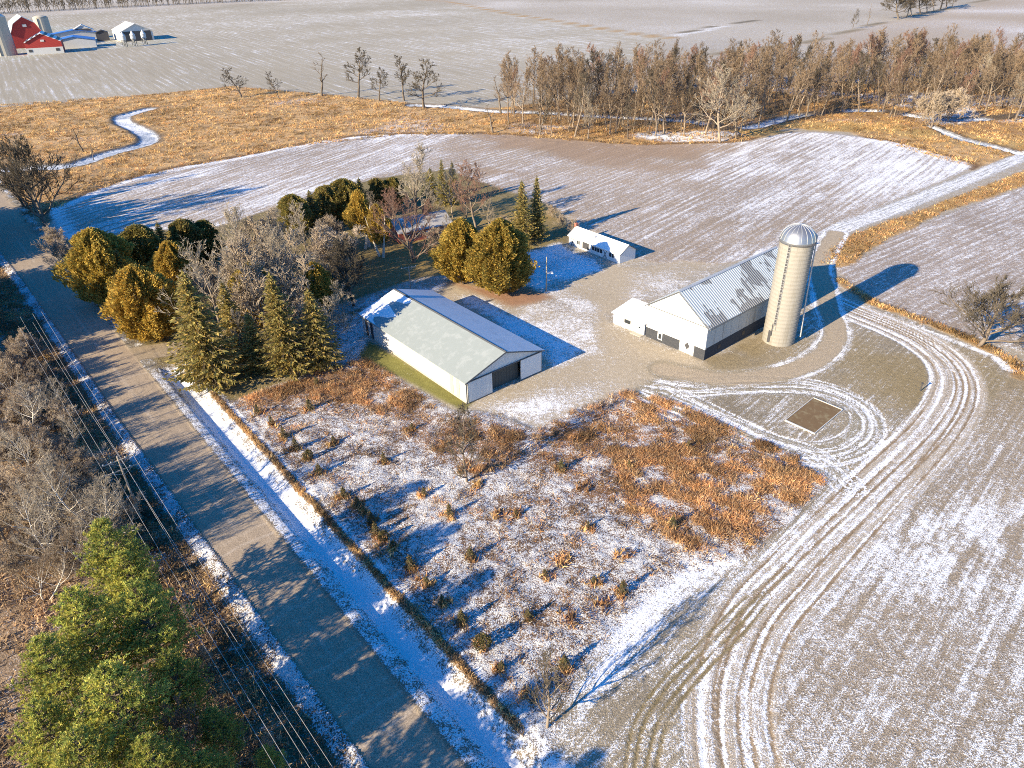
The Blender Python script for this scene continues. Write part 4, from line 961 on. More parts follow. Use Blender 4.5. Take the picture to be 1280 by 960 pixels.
def spruce_kind(seed, h, R, cols, whorl=.42, nb=8, base=.06, spray=9, size=.42, bark_m='bark'):
    rng = np.random.default_rng(seed); cs, as_ = [], []; segs = []
    nz = int(h*(1-base)/whorl)
    for i in range(nz):
        k = i/nz; z = h*(base+(1-base)*k); Rz = R*(1-k)**.85*(.85 if k < .06 else 1)+.12
        m = max(4, int(nb*(1-.45*k))); az = rng.uniform(0, 6.28)
        for j in range(m):
            aa = az+6.283*j/m+rng.normal()*.2; L = Rz*rng.uniform(.6, 1.15); dr = rng.uniform(.15, .5)
            ns = max(3, int(spray*(L/R)**.7)); t = (np.arange(ns)+rng.uniform(.2, .9, ns))/ns; t = np.clip(t, .12, 1)
            rr = L*t; zz = z-dr*L*t+.38*L*t**2.4
            p = np.stack([rr*math.cos(aa), rr*math.sin(aa), zz], -1)
            for s_ in (-1, 1):
                q = p+np.stack([-math.sin(aa)*s_*(.10+.20*(1-t)*L*.5), math.cos(aa)*s_*(.10+.20*(1-t)*L*.5), -rng.uniform(.0, .15, ns)], -1)
                d = np.stack([np.full(ns, math.cos(aa+s_*.6)), np.full(ns, math.sin(aa+s_*.6)), -rng.uniform(-.25, .5, ns)], -1)
                cs.append(q); as_.append(d*size*rng.uniform(.6, 1.1, (ns, 1)))
            segs.append((np.array([0, 0, z]), p[-1], .035, .01))
    for q in range(6): cs.append(np.array([[rng.normal()*.05, rng.normal()*.05, h*(.96+.01*q)]])); as_.append(np.array([[rng.normal()*.1, rng.normal()*.1, .3]]))
    c = np.vstack(cs); a = np.vstack(as_); b = perp(rng, a)*size*.36*rng.uniform(.7, 1.2, (len(c), 1))
    p = np.array([0, 0, -.3]); n = 6
    for i in range(n): segs.append((np.array([0, 0, h*i/n-.3*(i == 0)]), np.array([0, 0, h*(i+1)/n]), h*.014*(1-i/n)+.02, h*.014*(1-(i+1)/n)+.02))
    tm = seg_mesh('trunk', segs, 5); tm.materials.append(M[bark_m])
    return ('leafy', h, tm, leaves_mesh('crown', c, a, b, mixtint(rng, len(c), cols)))
def pine_kind(seed, h, R, cols, base=.25, tuft=8):
    """white pine: tiers of limbs carrying upright plumes of needles"""
    rng = np.random.default_rng(seed); segs, tc, td = [], [], []
    z = h*base; az = rng.uniform(0, 6)
    while z < h*.985:
        k = (z/h-base)/(1-base); Rz = R*(1-k**1.5)*(.75+.25*min(1, k*4))+.25; m = rng.integers(5, 8)
        for j in range(m):
            az += 6.283/m+rng.normal()*.15; L = Rz*rng.uniform(.62, 1.2); el_ = rng.uniform(.05, .35)+.4*k
            p = np.array([0, 0, z+rng.normal()*.1]); d = np.array([math.cos(az)*math.cos(el_), math.sin(az)*math.cos(el_), math.sin(el_)]); n = 5; q = p.copy(); pts = [q.copy()]
            for i in range(n): d = unit(d+rng.normal(size=3)*.1+np.array([0, 0, .05])); q = q+d*L/n; pts.append(q.copy())
            for i in range(n): segs.append((pts[i], pts[i+1], .06*(1-i/n)+.012, .06*(1-(i+1)/n)+.012))
            ns = max(3, int(L*4.2))
            for s_ in range(ns):
                t = .25+.75*(s_+rng.uniform(0, 1))/ns; kk = min(int(t*n), n-1); pp = pts[kk]+(pts[kk+1]-pts[kk])*(t*n-kk)
                sd2 = unit(np.array([-d[1], d[0], 0]))*(1 if s_ % 2 else -1); L2 = L*.34*(1.15-t)*rng.uniform(.6, 1.3)+.2
                dd = unit(d*.7+sd2*.9+np.array([0, 0, .25])+rng.normal(size=3)*.15); e = pp+dd*L2; segs.append((pp, e, .016, .008))
                for f_ in np.linspace(.3, 1, max(2, int(L2*3.2))): tc.append(pp+dd*L2*f_+rng.normal(size=3)*.07); td.append(unit(dd*.6+np.array([0, 0, .9])))
        z += rng.uniform(.6, 1.05)*(1.1-.5*k)
    tc = np.array(tc); td = np.array(td); n = len(tc)
    c0 = np.repeat(tc, tuft, 0); dd = np.repeat(td, tuft, 0)+rand_unit(rng, n*tuft)*.85; dd /= np.linalg.norm(dd, axis=1)[:, None]
    Ln = rng.uniform(.13, .26, (n*tuft, 1)); a = dd*Ln; b = perp(rng, a)*.038
    col = np.repeat(mixtint(rng, n, cols), tuft, 0)*rng.uniform(.8, 1.2, (n*tuft, 1))
    m_ = 8
    for i in range(m_): segs.append((np.array([0, 0, h*i/m_-.3*(i == 0)]), np.array([0, 0, h*(i+1)/m_]), h*.014*(1-i/m_)+.02, h*.014*(1-(i+1)/m_)+.02))
    tm = seg_mesh('trunk', segs, 5); tm.materials.append(M['bark'])
    return ('leafy', h, tm, leaves_mesh('crown', c0+a*.6, a, b, col))

RNG = random.Random(11)
def plant(kind, name, label, cat, xy, h=None, wide=1.0, rz=None, group=None, z=0.0, parts=True):
    _, h0, tm, cm = kind; k = 1 if h is None else h/h0
    o = thing(name, label, cat, (xy[0], xy[1], z), RNG.uniform(0, 6.28) if rz is None else rz, group); o.scale = (k*wide, k*wide, k)
    for nm, me in (('trunk', tm), ('crown', cm)): c = bpy.data.objects.new(nm, me); C.objects.link(c); c.parent = o
    return o

GOLD = [(.46, .31, .06), (.38, .27, .055), (.52, .33, .07), (.27, .21, .05)]
OLIVE = [(.31, .25, .055), (.40, .30, .065), (.22, .19, .05), (.47, .32, .07)]
DKGREEN = [(.15, .155, .055), (.19, .18, .06), (.25, .21, .07), (.33, .23, .08)]
SPR = [(.30, .25, .075), (.38, .30, .09), (.22, .20, .065), (.45, .32, .10)]
PINE = [(.37, .40, .09), (.47, .45, .10), (.25, .30, .08), (.50, .45, .11)]
SAP = [(.10, .10, .04), (.14, .12, .05), (.20, .14, .06)]

K = {}
for i in range(7): K['forest%d' % i] = bare_kind(100+i, 'bark_lit' if i % 3 else 'bark_mid', ['twig', 'twig', 'twig', 'twig_dark', 'twig_red', 'twig', 'twig'][i], h=20, R=4.4+.5*(i % 3), fork=.33, limbs=17, rise=1.05, sub=7, twigs=6, tips=2, tr=.0135, twr=.034)
K['field0'] = bare_kind(201, 'bark', 'twig_dark', h=22, R=5.5, fork=.32, limbs=14, rise=.6, sub=8, twigs=6, tips=3, tr=.022, twr=.06)
K['field1'] = bare_kind(202, 'bark', 'twig_dark', h=18, R=5, fork=.22, limbs=14, rise=.6, sub=7, twigs=5, tips=3, tr=.02, twr=.055)
K['snag'] = bare_kind(203, 'bark', 'twig', h=20, R=3.6, fork=.3, limbs=8, rise=.7, sub=4, twigs=3, tips=1, tr=.022, twr=.06)
K['open'] = bare_kind(204, 'bark_mid', 'twig_dark', h=12, R=6.5, fork=.12, limbs=18, rise=.6, sub=10, twigs=8, tips=4, tr=.028, twr=.03, top=.75)
K['yard'] = bare_kind(205, 'bark_mid', 'twig_red', h=14, R=8, fork=.10, limbs=10, rise=.75, sub=7, twigs=6, tips=3, tr=.028, twr=.026, top=.6)
K['tall'] = bare_kind(206, 'bark_mid', 'twig_pale', h=18, R=5.5, fork=.22, limbs=18, rise=1.0, sub=8, twigs=6, tips=3, tr=.018, twr=.03)
K['round_red'] = bare_kind(207, 'bark_mid', 'twig_red', h=13, R=5.5, fork=.25, limbs=14, rise=.8, sub=8, twigs=6, tips=4, tr=.02, twr=.03)
K['grey'] = bare_kind(208, 'bark_lit', 'twig_pale', h=14, R=5.5, fork=.2, limbs=13, rise=.8, sub=8, twigs=6, tips=3, tr=.017, twr=.03)
K['dense'] = bare_kind(209, 'bark', 'twig_dark', h=13, R=5, fork=.2, limbs=18, rise=.7, sub=10, twigs=9, tips=5, tr=.02, twr=.03)
K['sapling'] = bare_kind(210, 'bark_mid', 'twig_dark', h=12, R=3.4, fork=.08, limbs=22, rise=.95, sub=6, twigs=5, tips=2, tr=.016, twr=.028)
K['slim'] = bare_kind(215, 'bark_lit', 'twig', h=17, R=2.4, fork=.55, limbs=9, rise=.9, sub=4, twigs=3, tips=1, tr=.013, twr=.022)
K['birch'] = bare_kind(211, 'bark_pale', 'twig_pale', h=12, R=3.6, fork=.25, limbs=16, rise=.7, sub=7, twigs=5, tips=3, tr=.012, twr=.017)
K['birch2'] = bare_kind(212, 'bark_pale', 'twig', h=12, R=3.2, fork=.2, limbs=16, rise=.9, sub=7, twigs=5, tips=3, tr=.011, twr=.012, stems=2)
K['brush'] = bare_kind(213, 'bark_lit', 'twig_brush', h=5, R=2.4, fork=.05, limbs=16, rise=.9, sub=7, twigs=6, tips=3, tr=.012, twr=.02, stems=5)
K['brush_red'] = bare_kind(214, 'bark_lit', 'twig_brush', h=5, R=2.4, fork=.05, limbs=16, rise=.9, sub=7, twigs=6, tips=3, tr=.012, twr=.02, stems=5)
K['gold'] = cedar_kind(301, 9, 3.6, GOLD, 26000, size=.21); K['olive'] = cedar_kind(302, 9, 3.6, OLIVE+GOLD[:2], 26000, size=.21); K['olive2'] = cedar_kind(303, 13, 4.3, OLIVE+GOLD[:3], 42000, point=.75, size=.24)
K['hedge'] = cedar_kind(304, 9, 2.8, DKGREEN+OLIVE[:3], 20000, point=.38, size=.2); K['hedge2'] = cedar_kind(305, 9, 2.9, DKGREEN+OLIVE[:1]+[(.20, .14, .06)], 20000, point=.42, size=.2)
K['gold_tree'] = cedar_kind(306, 11, 3.0, GOLD, 15000, size=.2, base=.28, stems=2, bark_m='bark_pale')
K['spruce'] = spruce_kind(401, 16, 4.6, SPR, whorl=.36, nb=13, spray=15, size=.33); K['spruce2'] = spruce_kind(402, 13, 3.0, SPR, whorl=.32, nb=11, spray=11, size=.28); K['spruce_dark'] = spruce_kind(403, 13, 3.6, DKGREEN+OLIVE[:1], whorl=.34, nb=11, spray=11, size=.3)
K['pine'] = pine_kind(501, 16, 5.2, PINE); K['pine2'] = pine_kind(502, 16, 4.8, PINE)
K['sap'] = spruce_kind(404, 2.0, .75, SAP, whorl=.16, nb=6, spray=4, size=.16, base=.08); K['sap2'] = cedar_kind(307, 2.0, .8, SAP, 700, size=.15)

def pxtree(kind, name, label, cat, base, topy, wide=1.0, group=None):
    return plant(K[kind], name, label, cat, at(*base)[:2], tall(base, topy), wide, None, group)
def apex(kind, name, label, cat, top, h, wide=1.0, group=None):
    return plant(K[kind], name, label, cat, at(*top, h)[:2], h, wide, None, group)

# ------------------------------------------------------------------ trees of the farmstead
pxtree('olive', 'cedar', 'rounded olive green cedar at the road corner of the farmstead grove', 'tree', (142, 378), 288, 1.15)
pxtree('spruce2', 'young_spruce', 'small pale green spruce in front of the olive cedar at the road corner', 'tree', (167, 383), 312, 1.0)
for i, (b, ty, lb) in enumerate((((188, 352), 288, 'dark evergreen right behind the olive cedar at the road corner'), ((214, 342), 281, 'dark evergreen in the middle of the short hedge beside the field'), ((240, 334), 279, 'dark evergreen with brown tips near the far end of the short hedge'), ((264, 326), 278, 'last dark evergreen of the short hedge, by the bare grey trees'))):
    pxtree(['hedge', 'spruce_dark', 'hedge2'][i % 3], 'hedge_evergreen', lb, 'hedge tree', b, ty-RNG.uniform(0, 5), RNG.uniform(1.15, 1.5), 'short evergreen hedge by the road corner')
pxtree('gold', 'golden_cedar', 'golden yellow rounded cedar beside the driveway entrance', 'tree', (192, 424), 334, 1.15)
pxtree('gold', 'golden_cedar', 'golden cedar partly hidden behind the big drive side spruce', 'tree', (228, 372), 303, 1.0)
pxtree('spruce', 'spruce', 'big broad spruce at the driveway entrance, nearest the road ditch', 'tree', (266, 480), 340, 1.2)
pxtree('spruce', 'spruce', 'broad spruce in front of the bare grey trees, left of the machine shed', 'tree', (362, 466), 342, 1.05)
pxtree('spruce2', 'spruce', 'narrow spruce near the far corner of the machine shed', 'tree', (402, 458), 362, 1.5)
pxtree('spruce2', 'spruce', 'low olive spruce between the two broad spruces', 'tree', (325, 462), 392, 1.6)
pxtree('grey', 'bare_tree', 'pale limbed bare tree behind the big drive side spruce', 'tree', (285, 432), 305, 1.0)
pxtree('grey', 'bare_tree', 'tall thin bare grey tree in the middle of the grove', 'tree', (318, 372), 262, .8)
pxtree('grey', 'bare_tree', 'bare grey tree leaning over the broad spruce in the grove', 'tree', (350, 402), 285, .9)
pxtree('grey', 'bare_tree', 'bare grey tree at the field edge of the grove, beside the evergreen hedge', 'tree', (390, 335), 256, 1.0)
pxtree('dense', 'crab_tree', 'dark dense twiggy tree standing in snow left of the machine shed', 'tree', (442, 382), 294, 1.05)
pxtree('brush_red', 'shrub', 'reddish bare shrub on the road bank beside the olive cedar', 'shrub', (88, 336), 300, 1.25)
pxtree('brush_red', 'shrub', 'brown bare shrub between the road bank and the bare roadside trees', 'shrub', (72, 318), 285, 1.2)
hl = [((372, 296), 246), ((394, 288), 240), ((414, 281), 236), ((434, 276), 231), ((454, 270), 226), ((474, 264), 224), ((494, 260), 224), ((540, 250), 216)]
hn = ['brown edged evergreen at the road end of the long dark hedge', 'second evergreen from the road end of the long dark hedge', 'third evergreen from the road end of the long dark hedge', 'dark evergreen behind the left golden tree', 'dark evergreen in the long hedge between the two golden trees', 'dark evergreen in the long hedge behind the right golden tree', 'dark evergreen of the long hedge beside the tall bare tree', 'last dark evergreen of the long hedge, below the two dark spruce tops']
for i, ((b, ty), lb) in enumerate(zip(hl, hn)): pxtree(['hedge', 'spruce_dark', 'hedge2'][i % 3], 'hedge_evergreen', lb, 'hedge tree', b, ty-RNG.uniform(-2, 6), RNG.uniform(1.15, 1.5), 'long evergreen hedge behind the farmhouse')
pxtree('gold_tree', 'golden_tree', 'golden leafed tree with slim white trunks left of the farmhouse lawn', 'tree', (456, 310), 238, .95)
pxtree('gold_tree', 'golden_tree', 'smaller golden tree with two pale trunks on the farmhouse lawn', 'tree', (477, 320), 256, 1.0)
pxtree('yard', 'bare_tree', 'wide reddish bare tree with low forking limbs in front of the farmhouse', 'tree', (518, 328), 226, 1.05)
pxtree('tall', 'bare_tree', 'tallest bare tree, pale and vase shaped, behind the farmhouse', 'tree', (518, 282), 184, 1.15)
pxtree('spruce_dark', 'dark_spruce', 'left of the two small dark spruce tops behind the farmhouse', 'tree', (555, 256), 199, .8)
pxtree('spruce_dark', 'dark_spruce', 'right of the two small dark spruce tops behind the farmhouse', 'tree', (568, 256), 202, .8)
pxtree('round_red', 'bare_tree', 'round reddish bare tree with pale trunk right of the farmhouse', 'tree', (595, 284), 207, 1.05)
pxtree('grey', 'bare_tree', 'bare tree between the dark spruce tops and the round reddish tree', 'tree', (566, 272), 212, .9)
pxtree('brush_red', 'shrub', 'reddish bare shrub against the front of the farmhouse', 'shrub', (548, 312), 285, 1.3)
pxtree('brush', 'shrub', 'grey bare shrub at the end of the farmhouse by the spruces', 'shrub', (628, 300), 270, 1.2)
pxtree('olive2', 'big_cedar', 'large olive gold cedar on the farmhouse side of the pair by the yard', 'tree', (580, 352), 274, 1.3)
pxtree('olive2', 'big_cedar', 'large olive gold cedar nearest the machine shed roof in the yard pair', 'tree', (627, 366), 275, 1.4)
pxtree('spruce2', 'tall_spruce', 'tall narrow spruce next to the big cedars, left of its twin', 'tree', (653, 305), 226, 1.1)
pxtree('spruce2', 'tall_spruce', 'tall narrow spruce of the pair nearest the long low outbuilding', 'tree', (671, 300), 221, .95)
for i, (b, ty) in enumerate((((702, 284), 268), ((716, 292), 274), ((690, 272), 256))): pxtree('brush_red', 'shrub', ['orange brown brush clump against the far end of the low outbuilding', 'brown brush at the corner chimney of the low outbuilding', 'brown brush clump between the tall spruces and the field'][i], 'shrub', b, ty, 1.0)
pxtree('open', 'bare_tree', 'lone bare spreading tree by the bend of the lane at the right edge', 'tree', (1224, 432), 352, 1.25)
pxtree('sapling', 'bare_sapling', 'slender bare tree standing in the middle of the scrub lot', 'tree', (584, 602), 506, 1.0)
pxtree('sapling', 'bare_sapling', 'small bare tree at the bottom corner of the scrub lot with long shadow', 'tree', (684, 908), 815, .9)
for i, (b, ty) in enumerate((((300, 402), 318), ((335, 430), 330), ((378, 372), 292), ((410, 352), 284), ((352, 360), 288), ((268, 402), 330), ((306, 452), 388), ((424, 342), 290), ((430, 408), 352), ((382, 430), 370), ((310, 345), 262), ((334, 340), 270), ((356, 330), 262), ((322, 400), 300), ((400, 392), 318), ((412, 318), 268), ((420, 440), 372))):
    pxtree('brush' if i % 2 else 'grey', 'grove_shrub', 'bare twiggy grey growth filling the grove among spruces and cedars', 'shrub', b, ty, .95 if i % 2 == 0 else 1.2, 'bare growth in the grove')
for i, (b, ty) in enumerate((((470, 282), 240), ((492, 286), 236), ((545, 284), 238), ((582, 280), 240), ((612, 288), 250), ((536, 292), 252), ((560, 300), 268))):
    pxtree('round_red' if i % 2 else 'grey', 'house_tree', 'bare tree or tall shrub crowding around the farmhouse walls', 'tree', b, ty, .9, 'bare growth around the farmhouse')
pxtree('olive', 'grove_cedar', 'olive cedar in the middle of the grove among bare grey trees', 'tree', (330, 412), 330, .9)
pxtree('gold', 'grove_cedar', 'golden green cedar behind the broad spruces, near the dark crab tree', 'tree', (402, 400), 330, .8)
pxtree('spruce', 'grove_spruce', 'olive spruce behind the golden driveway cedar, among bare trees', 'tree', (300, 448), 352, .95)
# roadside trees, far left
pxtree('open', 'roadside_tree', 'big bare roadside tree reaching over the road by the reddish shrub', 'tree', (58, 288), 172, .85)
pxtree('field1', 'roadside_tree', 'bare tree at the left edge by the mouth of the creek', 'tree', (30, 258), 160, .9)
pxtree('grey', 'roadside_tree', 'slim bare tree behind the big roadside tree', 'tree', (44, 244), 178, .9)
pxtree('snag', 'marsh_tree', 'thin bare tree alone in the golden marsh near the creek bend', 'tree', (104, 190), 146, 1.2)
pxtree('snag', 'marsh_tree', 'small bare sapling beside the creek in the marsh', 'tree', (117, 200), 172, 1.0)
# row on the far edge of the marsh
for k_, b, ty, wd_, lb in (('field1', (302, 122), 84, 1.2, 'low twisted bare tree, leftmost on the far edge of the marsh'), ('field1', (349, 124), 88, .8, 'small dark bare tree, second from the left on the far marsh edge'), ('snag', (402, 120), 63, 1.0, 'tall sparse snag with few limbs on the far marsh edge'), ('field0', (448, 122), 57, .9, 'tallest bare tree with dark trunk on the far marsh edge'), ('field0', (474, 126), 82, .9, 'short bare tree between the tallest tree and the twin on the marsh edge'), ('field0', (505, 126), 66, .8, 'slim bare tree left of the broad fan shaped one on the marsh edge'), ('field1', (530, 135), 70, 1.05, 'broad fan shaped bare tree at the right of the marsh edge row'), ('snag', (616, 166), 128, 1.2, 'small bare sapling in the marsh just left of the wood'), ('snag', (626, 142), 92, 1.1, 'straight thin snag beside the creek left of the wood')):
    pxtree(k_, 'marsh_edge_tree', lb, 'tree', b, ty, wd_*1.45)
# hedge row far right
pxtree('field1', 'hedgerow_tree', 'left of the two small bare trees on the far hedge line', 'tree', (1066, 36), 10, .8)
pxtree('snag', 'hedgerow_tree', 'thin right one of the two small bare trees on the far hedge line', 'tree', (1084, 31), 3, .8)
for i in range(9):
    x = 1124+i*8.5+RNG.uniform(-2, 2); b = (x, 24.5-(x-1122)*.235)
    plant(K['forest%d' % (i % 7)] if i % 3 else K['dense'], 'thicket_tree', 'bare tree in the dense thicket on the far hedge line, top right', 'tree', at(*b)[:2], RNG.uniform(17, 24)*1.3, 1.7, None, 'thicket trees on the far hedge line')

# ------------------------------------------------------------------ the creek side wood
rng = np.random.default_rng(77); pts = []
P_TREES = W([(632, 164), (640, 128), (690, 124), (760, 118), (860, 112), (960, 106), (1060, 101), (1180, 95), (1290, 90), (1320, 120), (1290, 150), (1235, 150), (1190, 138), (1130, 152), (1080, 140), (1010, 150), (950, 160), (900, 176), (860, 172), (780, 173), (730, 172), (670, 168)])
mn, mx = P_TREES.min(0), P_TREES.max(0); tries = 0
while len(pts) < 285 and tries < 20000:
    tries += 1; p = mn+(mx-mn)*rng.random(2)
    if poly_sd(np.array([p[0]]), np.array([p[1]]), P_TREES)[0] < 0: continue
    px_, _ = proj((p[0], p[1], 8))
    if px_ > 1300: continue
    if all((p[0]-q[0])**2+(p[1]-q[1])**2 > 4.6**2 for q in pts): pts.append(p)
for i, p in enumerate(pts):
    plant(K['forest%d' % rng.integers(0, 7)], 'wood_tree', 'bare grey brown tree in the crowded wood along the far creek', 'tree', p, rng.uniform(18, 28.5), rng.uniform(.95, 1.35), None, 'trees of the wood along the far creek')
for k_, b, ty, wd_, lb in (('field1', (675, 169), 104, 1.0, 'bare front tree at the left end of the wood, on the field edge'), ('tall', (735, 175), 118, 1.0, 'pale orange lit bare tree at the front of the wood'), ('field1', (785, 174), 116, .8, 'dark trunked bare tree on the front edge of the wood'), ('grey', (900, 178), 88, 1.3, 'big pale leaning tree on the front edge of the wood by the field'), ('grey', (920, 174), 100, 1.1, 'pale bare tree just right of the big leaning tree'), ('field0', (1018, 126), 70, .9, 'dark trunked bare tree behind the open golden bank of the creek'), ('tall', (1092, 124), 70, .9, 'tall pale slender tree on the golden bank of the creek'), ('snag', (1112, 146), 100, 1.2, 'small sparse tree standing alone on the golden creek bank'), ('brush', (1165, 158), 112, 1.2, 'dense grey thicket beside the creek bend at the right of the wood'), ('brush', (1185, 152), 108, 1.2, 'grey thicket on the far side of the creek bend at the right of the wood'), ('tall', (1225, 133), 70, 1.0, 'leaning bare tree over the snowy creek bend at the right of the wood'), ('tall', (1268, 152), 80, 1.1, 'bare tree at the right edge of the photo, above the field lane')):
    pxtree(k_, 'wood_tree', lb, 'tree', b, ty, wd_)

# ------------------------------------------------------------------ evergreen seedlings of the scrub lot
ROW = [(322, 517), (340, 532), (355, 547), (370, 562), (386, 574), (399, 592), (430, 622), (447, 634), (455, 642), (465, 654), (470, 668), (480, 676), (492, 686), (513, 710), (533, 731), (553, 756), (577, 780), (603, 810), (627, 838)]
LONE = [(387, 512), (396, 482), (417, 554), (480, 578), (515, 537), (562, 645), (588, 699), (786, 585), (701, 588), (645, 645), (681, 720), (660, 774), (705, 836), (778, 742), (742, 729), (735, 660), (530, 620), (860, 560), (840, 660)]
rs = random.Random(3)
for p in ROW: plant(K['sap' if rs.random() < .75 else 'sap2'], 'evergreen_seedling', 'dark bushy young evergreen in the row planted along the ditch side of the scrub lot', 'young tree', at(*p)[:2], rs.uniform(1.2, 2.2), rs.uniform(.85, 1.2), None, 'young evergreens in the row along the ditch')
for p in LONE: plant(K['sap'], 'evergreen_seedling', 'small young evergreen scattered among dry weeds inside the scrub lot, away from the ditch row', 'young tree', at(*p)[:2], rs.uniform(1.2, 2.2), rs.uniform(.8, 1.1), None, 'young evergreens scattered in the scrub lot')

# ------------------------------------------------------------------ woods left of the road
def pine_at(top, h, lb, kind='pine', wide=1.0): apex(kind, 'white_pine', lb, 'pine tree', top, h, wide)
pine_at((122, 652), 15.5, 'tall white pine whose top stands farthest up the road at lower left')
pine_at((165, 728), 15, 'white pine nearest the power wires in the lower left clump', 'pine2')
pine_at((85, 738), 16, 'white pine in the heart of the lower left clump', 'pine2', 1.05)
pine_at((48, 800), 15, 'white pine on the forest side of the lower left clump', 'pine', 1.0)
pine_at((128, 835), 16, 'broad white pine in front of the heart of the lower left clump', 'pine', 1.1)
pine_at((205, 815), 12, 'shorter white pine on the wire side of the lower left clump', 'pine2', .95)
pine_at((90, 915), 15, 'white pine at the bottom edge of the photo in the lower left clump', 'pine2', 1.05)
pine_at((262, 888), 8.5, 'small bright pine beside the reddish bare tree under the wires', 'pine', 1.0)
pine_at((180, 925), 13, 'white pine between the reddish bare tree and the bottom edge', 'pine', 1.0)
pine_at((150, 690), 13, 'white pine between the farthest top and the power wires at lower left', 'pine', .9)
pine_at((40, 880), 14, 'white pine at the lower left corner of the photo', 'pine2', 1.0)
pine_at((250, 945), 9, 'young white pine at the bottom edge under the reddish bare tree', 'pine', 1.1)
pine_at((330, 935), 5.5, 'little pine by the wires at the bottom edge of the photo', 'pine2', 1.1)
apex('round_red', 'bare_tree', 'reddish bare tree with pale limbs among the lower left pines', 'tree', (222, 882), 10, .75)
bw_ = [((70, 540), 13), ((88, 575), 13), ((100, 590), 12), ((105, 625), 12), ((80, 600), 13), ((30, 620), 13), ((14, 432), 11), ((38, 470), 10), ((8, 520), 12), ((40, 548), 11), ((22, 590), 12), ((60, 600), 10), ((10, 655), 12), ((75, 510), 8), ((84, 560), 8), ((95, 610), 8), ((45, 645), 10), ((5, 470), 12), ((28, 505), 9), ((62, 650), 9)]
for i, (p, h) in enumerate(bw_): apex('birch' if i % 3 else 'birch2', 'birch', 'bare pale birch in the brushy wood left of the power wires', 'tree', p, h, RNG.uniform(.9, 1.2), 'pale birches left of the road')
for i in range(125):
    t_ = RNG.uniform(66, 136); s_ = RNG.uniform(-34, -15.2); q = ts(t_, s_)
    x, y = proj((q[0], q[1], 3))
    if x < -30: continue
    plant(K['brush_red' if i % 3 == 0 else 'brush'], 'shrub', 'bare brown shrub in the brushy wood left of the power wires', 'shrub', q, RNG.uniform(3.5, 6.5), RNG.uniform(.9, 1.3), None, 'brown shrubs left of the road')
for t_, s_, h, lb in ((142, -14.8, 2.5, 'a'), (150, -13.6, 2.2, 'b'), (158, -14, 3, 'c'), (171, -12.8, 2, 'd')):
    plant(K['brush'], 'shrub', 'low bare brush growing under the power wires beside the pines', 'shrub', ts(t_, s_), h, 1.0, None, 'low brush under the wires')
# the wood goes on outside the picture and throws the long shade over the road
for t_ in list(np.arange(-44, 0, 3.6))+list(np.arange(20, 62, 3.4)):
    q = ts(t_+RNG.uniform(-.6, .6), (-24 if t_ < 10 else -29)+RNG.uniform(-3, 3)); plant(K['spruce'], 'tall_conifer', 'tall conifer in the dark wood left of the road, shading the road', 'tree', q, RNG.uniform(20, 24) if t_ < 10 else RNG.uniform(18, 21), 1.4, None, 'tall conifers shading the road')
for t_ in np.arange(64, 134, 5.5):
    q = ts(t_+RNG.uniform(-1.5, 1.5), -29+RNG.uniform(-6, 5)); plant(K['slim'], 'tall_bare_tree', 'tall slim bare tree in the wood left of the birches, striping the road with shade', 'tree', q, RNG.uniform(12, 17), 1.0, None, 'tall bare trees striping the road')
for t_ in (180, 184.5, 189, 193, 198):
    q = ts(t_+RNG.uniform(-1, 1), -26+RNG.uniform(-3, 3)); plant(K['pine'], 'tall_pine', 'tall pine in the wood behind the lower left clump, shading ditch and road', 'tree', q, RNG.uniform(14, 16), 1.0, None, 'tall pines shading the ditch')

# ------------------------------------------------------------------ far wood on the horizon: one mass
tree0 = bare_segs(900, h=22, R=5, fork=.25, limbs=9, rise=.85, sub=4, twigs=3, tips=0, tr=.02, twr=.22)
segs = tree0[0]+tree0[1]
A0 = np.array([[s[0], s[1]] for s in segs]); r0_ = np.array([[s[2], s[3]] for s in segs])
line = W([(-260, 26), (-120, 25), (0, 18), (140, 10.5), (285, 3.5), (420, -1.5), (520, -5)])
allsegs = []; rng = np.random.default_rng(5)
acc = np.cumsum([0]+[np.linalg.norm(line[i+1]-line[i]) for i in range(len(line)-1)])
for row in range(5):
    for dpos in np.arange(0, acc[-1], 9.0):
        i = min(np.searchsorted(acc, dpos, 'right')-1, len(line)-2); p = line[i]+(line[i+1]-line[i])*(dpos-acc[i])/(acc[i+1]-acc[i])
        p = p+rng.normal(size=2)*4+unit(p)*(row*14+6); k = rng.uniform(.8, 1.15); a = rng.uniform(0, 6.28); ca, sa = math.cos(a)*k, math.sin(a)*k
        Q = A0.copy(); X = Q[..., 0]*ca-Q[..., 1]*sa+p[0]; Y = Q[..., 0]*sa+Q[..., 1]*ca+p[1]; Q = np.stack([X, Y, Q[..., 2]*k], -1)
        allsegs.append((Q, r0_*k))
Q = np.vstack([a for a, _ in allsegs]); R_ = np.vstack([b for _, b in allsegs])
def under():
    r_ = np.random.default_rng(8); P = scatter(P_TREES, 2600, r_); out = [[], [], [], []]
    for p in P:
        h = r_.uniform(2.5, 9); b = np.array([p[0], p[1], 0.]); t_ = b+np.array([r_.normal()*.5, r_.normal()*.5, h])
        out[0].append(b); out[1].append(t_); out[2].append(.05); out[3].append(.03)
        for k in range(9):
            f_ = r_.uniform(.3, 1); q = b+(t_-b)*f_; e = q+np.array([r_.normal()*.8, r_.normal()*.8, r_.uniform(.5, 2.0)])*(h/7); out[0].append(q); out[1].append(e); out[2].append(.035); out[3].append(.02)
    return [np.array(o_) for o_ in out]
